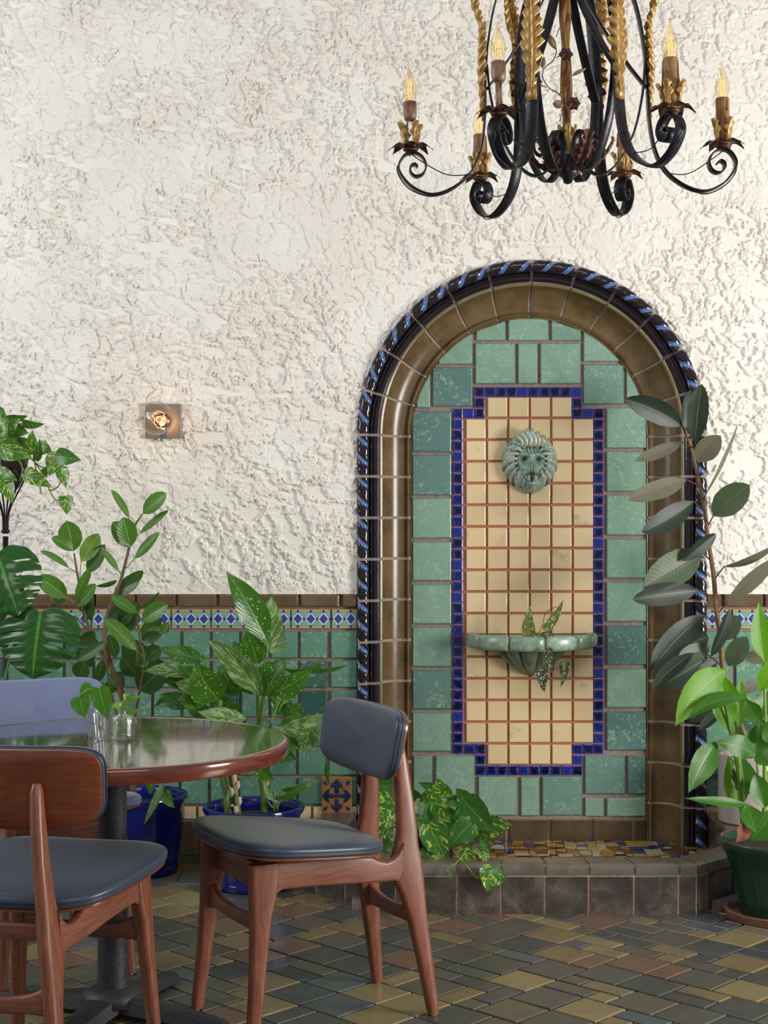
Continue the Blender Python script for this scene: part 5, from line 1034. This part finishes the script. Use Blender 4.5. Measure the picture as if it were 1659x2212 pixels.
def chair(loc, rz, label, leather=LEATHER):
    t = thing('dining_chair', label, 'chair', loc, rz, 'mid-century dining chairs round the table')
    for s in (-1, 1):
        secs = [(.006, .160, -.280, .013, .015), (.03, .159, -.277, .0145, .017), (.16, .149, -.258, .0155, .023), (.27, .137, -.242, .0160, .029), (.33, .130, -.232, .0165, .037), (.37, .125, -.222, .0165, .046), (.42, .119, -.218, .0165, .046), (.46, .114, -.222, .0160, .035), (.50, .110, -.226, .0155, .030), (.58, .100, -.224, .0150, .026), (.68, .089, -.218, .0145, .020), (.735, .084, -.212, .0130, .016), (.752, .083, -.210, .008, .009)]
        m = MB(); m.loft([rrect(Vector((s*x, y, z)), EX, EY, hx, hy, .42) for z, x, y, hx, hy in secs]); m.build('leg', WOOD, t, sharp=50)
        secs = [(.006, .188, .262, .014, .015), (.03, .187, .260, .0155, .0165), (.16, .179, .246, .017, .020), (.28, .171, .235, .0175, .025), (.34, .168, .230, .018, .029), (.38, .165, .224, .018, .036), (.43, .162, .220, .018, .040), (.466, .161, .219, .018, .040)]
        m = MB(); m.loft([rrect(Vector((s*x, y, z)), EX, EY, hx, hy, .35) for z, x, y, hx, hy in secs]); m.build('leg', WOOD, t, sharp=50)
        # side rail: (y, zlow, zhigh)
        rp = [(.190, .155, .384, .466), (.17, .153, .394, .466), (.10, .148, .392, .463), (.0, .142, .386, .457), (-.06, .139, .381, .452), (-.10, .134, .377, .446), (-.125, .131, .375, .432), (-.150, .128, .373, .426), (-.172, .125, .372, .432), (-.190, .122, .366, .446), (-.205, .119, .360, .470)]
        m = MB(); m.loft([rrect(Vector((s*(x+.006), y, (a+b_)/2)), EX, EZ, .012, (b_-a)/2, .3) for y, x, a, b_ in rp]); m.build('side_rail', WOODH, t, sharp=50)
    for (yy, z, hw, nm, dz) in ((.230, .318, .168, 'stretcher', 0), (-.240, .275, .130, 'stretcher', 0)):
        rp = []
        for k in range(13):
            f = -1+2*k/12; e = abs(f)**4; rp.append((f*hw, .019+.020*e, z-.012*(1-f*f)+.004*e))
        m = MB(); m.loft([rrect(Vector((x, yy, zz)), EY, EZ, .011, h, .35) for x, h, zz in rp]); m.build(nm, WOODH, t, sharp=50)
    m = MB(); m.loft([rrect(Vector((x, .215, .425)), EY, EZ, .010, .034, .2) for x in (-.155, .155)]); m.build('cross_rail', WOODH, t, sharp=50); m = MB(); m.loft([rrect(Vector((x, -.150, .402)), EY, EZ, .010, .018, .2) for x in (-.122, .122)]); m.build('cross_rail', WOODH, t, sharp=50)
    def surf(x, y): return .462+.020*(y/.22)*.7+.16*x*x+(.05*(y+.2)**2)
    K = 72
    def ring(f, dz, base=None):
        out = []
        for k in range(K):
            th = 2*PI*k/K; x, y = seat_out(th); x *= f; y = .070+(y-.070)*f; out.append((x, y, surf(x, y)+dz))
        return out
    m = MB(); m.grid([ring(.0, -.010), ring(.5, -.010), ring(.95, -.010), ring(.985, -.006), ring(.985, -.001), ring(.95, .001), ring(.5, .001)], closed_v=True); m.build('seat_shell', PLY, t, sharp=40)
    m = MB(); m.grid([ring(.95, .000), ring(.99, .001), ring(1.0, .006), ring(.992, .0095), ring(1.002, .013), ring(1.0, .018), ring(.985, .024), ring(.95, .029), ring(.85, .033), ring(.6, .034), ring(.3, .034), ring(.0, .034)], closed_v=True)
    m.build('seat_pad', leather, t)
    # backrest: centre, tilt, curvature
    def bk(u, v, d):      # u lateral, v up, d toward the front
        c = Vector((0, -.188, .736)); ti = math.radians(11); up = Vector((0, -math.sin(ti), math.cos(ti))); fr = Vector((0, math.cos(ti), math.sin(ti)))
        return c+EX*u+up*v+fr*(d+.75*u*u)
    def bout(th, f=1.0):
        c, s = math.cos(th), math.sin(th); e = .40; x = math.copysign(abs(c)**e, c); y = math.copysign(abs(s)**e, s); return x*.226*f*(1-.045*(1-y)*.5), y*.094*f-.006*(1-x*x)*(1 if y < 0 else 0)
    def br(f, d, g=1.0): return [bk(*bout(2*PI*k/K, f), d) for k in range(K)]
    m = MB(); m.grid([br(0, -.010), br(.6, -.010), br(.93, -.010), br(.975, -.007), br(.98, -.001), br(.93, .001)], closed_v=True); m.build('backrest', PLY, t, sharp=40)
    m = MB(); m.grid([br(.95, -.001), br(.995, .001), br(1.0, .005), br(.99, .009), br(1.0, .013), br(.99, .022), br(.95, .029), br(.85, .033), br(.5, .036), br(0, .037)], closed_v=True); m.build('back_pad', leather, t)
    m = MB(); pts = [bk(*[q*1.004 for q in bout(2*PI*k/K)], .0095) for k in range(K+1)]; m.tube(pts, .0017, 5, False); m.build('piping', leather, t)
    for x, y in ((.160, -.280), (-.160, -.280), (.188, .262), (-.188, .262)): m = MB(); m.lathe([(.001, 0), (.009, .0), (.010, .003), (.009, .008), (.001, .008)], (x, y, 0), n=12); m.build('glide', GLIDE, t)
    return t
def face(fx, fy): return math.atan2(-fx, fy)
CH = {}
exec_chairs = [((-.190, -1.920, 0), face(-.88, -.474), 'chair right of the table, slate leather seat seen from its left side'),
    ((-.815, -2.408, 0), face(.208, .978), 'chair nearest the camera at bottom left, seen from its wooden back'),
    ((-1.03, -1.40, 0), face(.44, -.90), 'chair beyond the table with pale blue front of its backrest facing the viewer')]
for k, (lc, rz, lb) in enumerate(exec_chairs): chair(lc, rz, lb, LEATHERB if k == 2 else LEATHER)
# ---------------------------------------------------------------- chandelier
HX, HY = (1225-CX)*3.75/FPX, 3.75-DIST
CHD = thing('chandelier', 'black wrought iron chandelier with gold acanthus leaves and candle bulbs', 'chandelier', (HX, HY, 0)); CHD.rotation_euler = (0, math.radians(-1.0), 0); CHD.location = (HX+.04, HY, 0)
GOLD = (lambda m: (m.set('Base Color', m.mix(m.step(m.noise(m.coord(), 40, 4, .6), .3, .7), sr(158, 118, 62), sr(204, 164, 100))), m.bump(m.noise(m.coord(), 70, 3), .1, .003), m.m)[2])(Mat('antique_gold', sr(190, 145, 75), .38, .35))
RUST = (lambda m: (m.set('Base Color', m.mix(m.step(m.noise(m.coord(), 50, 4, .6), .3, .7), sr(72, 46, 38), sr(116, 76, 58))), m.m)[1])(Mat('rust_brown_metal', sr(90, 60, 50), .5, .35))
BIRON = m_plain('wrought_iron', sr(34, 34, 38), .36, .5, bump=(70, .35), var=(sr(52, 50, 54), 30))
SLEEVE = m_plain('aged_wax_sleeve', sr(164, 124, 74), .6, bump=(50, .6), var=(sr(116, 76, 46), 26)); SOCK = m_plain('worn_socket', sr(120, 74, 56), .5, .3, var=(sr(170, 150, 124), 30))
BULB = m_glass('amber_bulb_glass', (1, .92, .76, 1), .03, .02); FIL = m_emit('bulb_filament', (1, .5, .15, 1), 1.2)
prf = [(.045, 2.80), (.11, 2.72), (.165, 2.63), (.190, 2.52), (.199, 2.42), (.202, 2.33), (.214, 2.25), (.240, 2.195), (.285, 2.158), (.335, 2.143), (.380, 2.160), (.408, 2.190), (.415, 2.215)]
scr = [(.400, 2.240), (.378, 2.246), (.358, 2.236), (.348, 2.214), (.356, 2.194), (.374, 2.188), (.386, 2.198), (.386, 2.212), (.376, 2.218), (.369, 2.211)]
def acanthus(L, W, n=7, crv=.25, back=.0):
    """feathered leaf in the xz plane, base at the origin, growing up z, bulging to -y"""
    m = MB(); nt, nv = n*9, 11; rows = []
    for i in range(nt+1):
        t = i/nt; env = (min(1, .26+t*1.7))*(1-.45*max(0, t-.35)/.65)*(1 if t < .93 else max(.1, (1-t)/.07)); lobe = (t*n) % 1
        l = .24+.76*min(1, (1-lobe)*1.15)**.8*min(1, lobe*6) if t > .10 else .9; rw = []
        for j in range(nv):
            v = -1+2*j/(nv-1); av = abs(v); hw = W/2*env*(1-(1-l)*av**1.6); z = t*L+.42*W*env*av**1.5
            y = -crv*L*math.sin(t*PI*.5)*t-.13*W*math.sin(min(1, av*1.25)*PI)*env+.10*W*av**3-back*(t**3)*L+.045*W*math.cos(lobe*2*PI)*av-.012*W*(av < .12)
            rw.append(Vector((v*hw, y, z)))
        rows.append(rw)
    m.grid(rows); return m
def place(m, mat4):
    m.v = [tuple(mat4 @ Vector(v)) for v in m.v]; return m
def merge(a, b_):
    k = len(a.v); a.v += [tuple(v) for v in b_.v]
    for f, u, mi in zip(b_.f, b_.uv, b_.mi): a.f.append(tuple(i+k for i in f)); a.uv.append(u); a.mi.append(mi)
    return a
meshes = {}
def parts_arm():
    prof = bez([(r, 0, z) for r, z in prf+scr], 5); d = {}
    m = MB(); m.strap(prof, (0, 1, 0), .032, .0042)
    br_ = bez([(.03, 0, 2.66), (.09, 0, 2.55), (.150, 0, 2.46), (.196, 0, 2.40)], 6); m.strap(br_, (0, 1, 0), .024, .004)
    d['arm'] = (m.mesh('arm'), BIRON)
    m = MB()       # wire running along the strap
    m.tube([Vector((p.x+.004, .006*math.sin(i*.5), p.z-.005)) for i, p in enumerate(prof[30:62])], .0016, 5); m.tube(bez([(.24, .004, 2.19), (.30, .012, 2.19), (.36, .004, 2.225), (.392, 0, 2.25)], 5), .0014, 5); d['wire'] = (m.mesh('wire'), BIRON)
    lf = acanthus(.215, .078, 8, .02); lf = place(lf, Matrix.Translation((.210, 0, 2.345)) @ Matrix.Rotation(PI/2, 4, 'Z') @ Matrix.Rotation(math.radians(-2), 4, 'X'))
    lf2 = acanthus(.16, .070, 6, .03); lf2 = place(lf2, Matrix.Translation((.204, 0, 2.535)) @ Matrix.Rotation(PI/2, 4, 'Z') @ Matrix.Rotation(math.radians(12), 4, 'X')); merge(lf, lf2)
    q = MB(); q.box(.203, .2085, -.0125, .0125, 2.325, 2.36); merge(lf, q); d['acanthus_leaf'] = (lf.mesh('acanthus_leaf'), GOLD)
    CXR, CZ = .385, 2.250
    m = MB(); m.lathe([(.001, 0), (.016, 0), (.020, .004), (.016, .008), (.001, .008)], (CXR, 0, CZ), n=16)
    for k in range(7):
        a = 2*PI*k/7+.2; pt = MB(); rows = []
        for i in range(7):
            t = i/6; rw = []
            for j in range(5):
                v = -1+2*j/4; wv = .019*(math.sin(PI*min(1, .25+t*.80))**.7)*(1-.2*t); rw.append(Vector((.010+.046*t, v*wv, .008+.006*math.sin(t*PI)-.009*t**2.5+.003*v*v+.002*math.sin(t*9+v*3))))
            rows.append(rw)
        pt.grid(rows); merge(m, place(pt, Matrix.Translation((CXR, 0, CZ)) @ Matrix.Rotation(a, 4, 'Z')))
    d['drip_pan'] = (m.mesh('drip_pan'), RUST)
    def cup(n, off, hh=.060):
        m = MB()
        for k in range(n):
            a = 2*PI*k/n+off; l = acanthus(hh, .032, 3, -.02, .30); merge(m, place(l, Matrix.Translation((CXR, 0, CZ+.008)) @ Matrix.Rotation(a, 4, 'Z') @ Matrix.Translation((0, -.020, 0))))
        return m
    d['candle_cup'] = (cup(4, .5).mesh('candle_cup'), GOLD)
    m = MB(); m.lathe([(.001, .008), (.017, .008), (.0178, .05), (.0165, .09), (.0172, .118), (.016, .122), (.012, .122)], (CXR, 0, CZ), n=18)
    for a, z0, l in ((.5, .115, .05), (2.2, .118, .035), (4.0, .116, .06), (5.2, .118, .03)):
        c, s = math.cos(a), math.sin(a); m.tube([(CXR+.0172*c, .0172*s, CZ+z0), (CXR+.0180*c, .0180*s, CZ+z0-l*.6), (CXR+.0184*c, .0184*s, CZ+z0-l)], [.0014, .0018, .0030], 6)
    d['candle'] = (m.mesh('candle'), SLEEVE)
    m = MB(); m.lathe([(.001, .074), (.013, .076), (.0155, .084), (.0165, .088), (.0165, .120), (.012, .122)], (CXR, 0, CZ), n=18)
    for s in (-1, 1): m.box(CXR-.002+s*.007, CXR+.002+s*.007, -.004, .004, CZ+.005, CZ+.078)
    m.tube(bez([(CXR+.003, .010, CZ+.08), (CXR+.012, .012, CZ+.05), (CXR+.004, .012, CZ+.01)], 4), .0014, 5); d['socket'] = (m.mesh('socket'), SOCK)
    m = MB(); m.lathe([(.012, .121), (.0135, .126), (.0172, .142), (.0178, .152), (.0150, .168), (.0090, .184), (.0045, .197), (.0025, .208), (.0005, .214)], (CXR, 0, CZ), n=20); d['bulb'] = (m.mesh('bulb'), BULB)
    m = MB()
    for k in range(4):
        a = PI/2*k+.4; m.tube([(CXR+.006*math.cos(a), .006*math.sin(a), CZ+.132), (CXR+.0045*math.cos(a), .0045*math.sin(a), CZ+.172)], .0008, 5)
    d['filament'] = (m.mesh('filament'), FIL); return d
PA = parts_arm()
for k, ang in enumerate((178.5, 120, 240, 300, 60, -1.5)):
    # photograph's angles: positive = toward the camera (-y)
    rzk = -math.radians(ang); me, mt = PA['arm']
    a = link_mesh('arm', me, mt, CHD); a.rotation_euler = (0, 0, rzk)
    bare = k in (0, 1)
    for nm in ('wire', 'acanthus_leaf', 'drip_pan', 'candle_cup', 'socket' if bare else 'candle', 'bulb', 'filament'):
        if k == 1 and nm == 'candle_cup': continue
        me, mt = PA[nm]; c = link_mesh(nm, me, mt, a)
# inner scrolls
sp = bez([(.194, 0, 2.46), (.186, 0, 2.38), (.164, 0, 2.29), (.128, 0, 2.222), (.088, 0, 2.188), (.054, 0, 2.196), (.034, 0, 2.232), (.038, 0, 2.270), (.060, 0, 2.284), (.080, 0, 2.268), (.079, 0, 2.245), (.065, 0, 2.236), (.057, 0, 2.248)], 5)
m = MB(); m.strap(sp, (0, 1, 0), .025, .004); sm = m.mesh('inner_scroll')
for k in range(6):
    o = link_mesh('inner_scroll', sm, BIRON, CHD); o.rotation_euler = (0, 0, math.radians(60*k))
lf = acanthus(.105, .062, 6, -.05, -.25); lf = place(lf, Matrix.Translation((.030, 0, 2.192)) @ Matrix.Rotation(PI/2, 4, 'Z') @ Matrix.Rotation(math.radians(62), 4, 'X')); lm = lf.mesh('bottom_leaf')
for k in range(6):
    o = link_mesh('bottom_leaf', lm, RUST, CHD); o.rotation_euler = (0, 0, math.radians(60*k+50))
m = MB(); rows = []
for i in range(90):
    z = 2.20+.62*i/89; rows.append([(.0125*math.cos(2*PI*j/12+z*0)*(1+.22*math.cos(2*(2*PI*j/12)+z*34)), .0125*math.sin(2*PI*j/12)*(1+.22*math.cos(2*(2*PI*j/12)+z*34)), z) for j in range(12)])
m.loft(rows); 
tw = (lambda q: (q.set('Base Color', q.mix(q.step(q.noise(q.scale(q.coord(), (1, 1, .5)), 30, 3, .6, 0, 1), .4, .6), sr(150, 108, 52), sr(96, 60, 40))), q.m)[1])(Mat('twisted_gold', sr(150, 108, 52), .4, .5))
m.build('central_rod', tw, CHD)
m = MB()
for k in range(5):
    merge(m, place(acanthus(.075, .026, 3, .04, .1), Matrix.Translation((0, 0, 2.235)) @ Matrix.Rotation(2*PI*k/5, 4, 'Z') @ Matrix.Translation((0, -.014, 0))))
m.build('rod_leaf', GOLD, CHD)
m = MB(); m.lathe([(.001, 2.165), (.010, 2.168), (.014, 2.180), (.026, 2.188), (.028, 2.200), (.014, 2.21), (.012, 2.24), (.001, 2.24)], n=20); m.build('bottom_boss', BIRON, CHD)
# vine with little leaves and roses
m = MB(); vl = MB(); R = random.Random(8)
def hz(px, py, dy=0): 
    d = 3.75+dy; return Vector(((px-CX)*d/FPX-HX-.035, dy, HC-(py-CY)*d/FPX))
for pts in ([(1196, 47, -.03), (1222, 75, -.03), (1236, 105, -.02), (1228, 130, .02), (1210, 145, -.02), (1205, 165, -.03), (1218, 188, -.02), (1236, 200, .01), (1252, 220, -.02), (1244, 240, -.03)],
            [(1180, 100, -.03), (1196, 115, -.03), (1205, 95, -.03), (1218, 88, -.02)], [(1176, 133, -.03), (1192, 130, -.03), (1202, 142, -.03)], [(1262, 45, -.02), (1245, 58, -.02), (1236, 78, -.02)],
            [(1265, 160, -.02), (1257, 165, -.02), (1260, 185, -.02), (1240, 202, -.02)], [(1180, 225, -.03), (1205, 240, -.03), (1204, 262, -.02)], [(1195, 180, -.03), (1214, 188, -.02)], [(1235, 124, -.02), (1248, 118, -.04)], [(1250, 232, -.03), (1240, 262, -.02)], [(1246, 224, -.03), (1262, 220, -.04)], [(1168, 198, -.03), (1182, 226, -.03)]):
    m.tube(bez([hz(*p) for p in pts], 4), .0013, 5)
def vleaf(a, b_, w_):
    A, B_ = hz(*a), hz(*b_); c = B_-A; S = c.cross(Vector((0, 1, 0))).normalized(); rows = []
    for i in range(7):
        t = i/6; hw = w_*math.sin(PI*t)**.8/2; rows.append([A+c*t+S*hw*v+Vector((0, .004*abs(v), 0)) for v in (-1, 0, 1)])
    vl.grid(rows)
vleaf((1218, 70, -.04), (1235, 105, -.05), .018); vleaf((1206, 148, -.04), (1209, 120, -.04), .012); vleaf((1268, 163, -.04), (1300, 146, -.04), .010); vleaf((1250, 225, -.05), (1226, 222, -.05), .022); vleaf((1168, 196, -.04), (1182, 226, -.04), .014)
m.build('vine', RUST, CHD); vl.build('vine_leaf', m_plain('bronze_leaf', sr(150, 122, 96), .4, .4), CHD)
for (x, y) in ((1188, 176), (1256, 118), (1270, 224)):
    c = hz(x, y, -.045); m = MB()
    for lay, (r, n, z) in enumerate(((.017, 6, 0), (.012, 5, -.006), (.006, 4, -.010))):
        for k in range(n):
            a = 2*PI*k/n+lay*.5; u = Vector((math.cos(a), 0, math.sin(a))); s_ = Vector((-u.z, 0, u.x)); b0 = len(m.v)
            m.v += [tuple(c+Vector((0, z, 0))), tuple(c+u*r*.7+s_*r*.45+Vector((0, z-.004, 0))), tuple(c+u*r*1.1+Vector((0, z-.001, 0))), tuple(c+u*r*.7-s_*r*.45+Vector((0, z-.004, 0)))]; m.face((b0, b0+1, b0+2)); m.face((b0, b0+2, b0+3))
    m.build('rose', RUST, CHD, smooth=False)
m = MB(); m.lathe([(.001, 2.80), (.04, 2.80), (.06, 2.83), (.05, 2.86), (.015, 2.88), (.008, 2.9), (.008, 3.88), (.001, 3.88)], n=20); m.build('top_crown', BIRON, CHD)
bpy.context.view_layer.update()
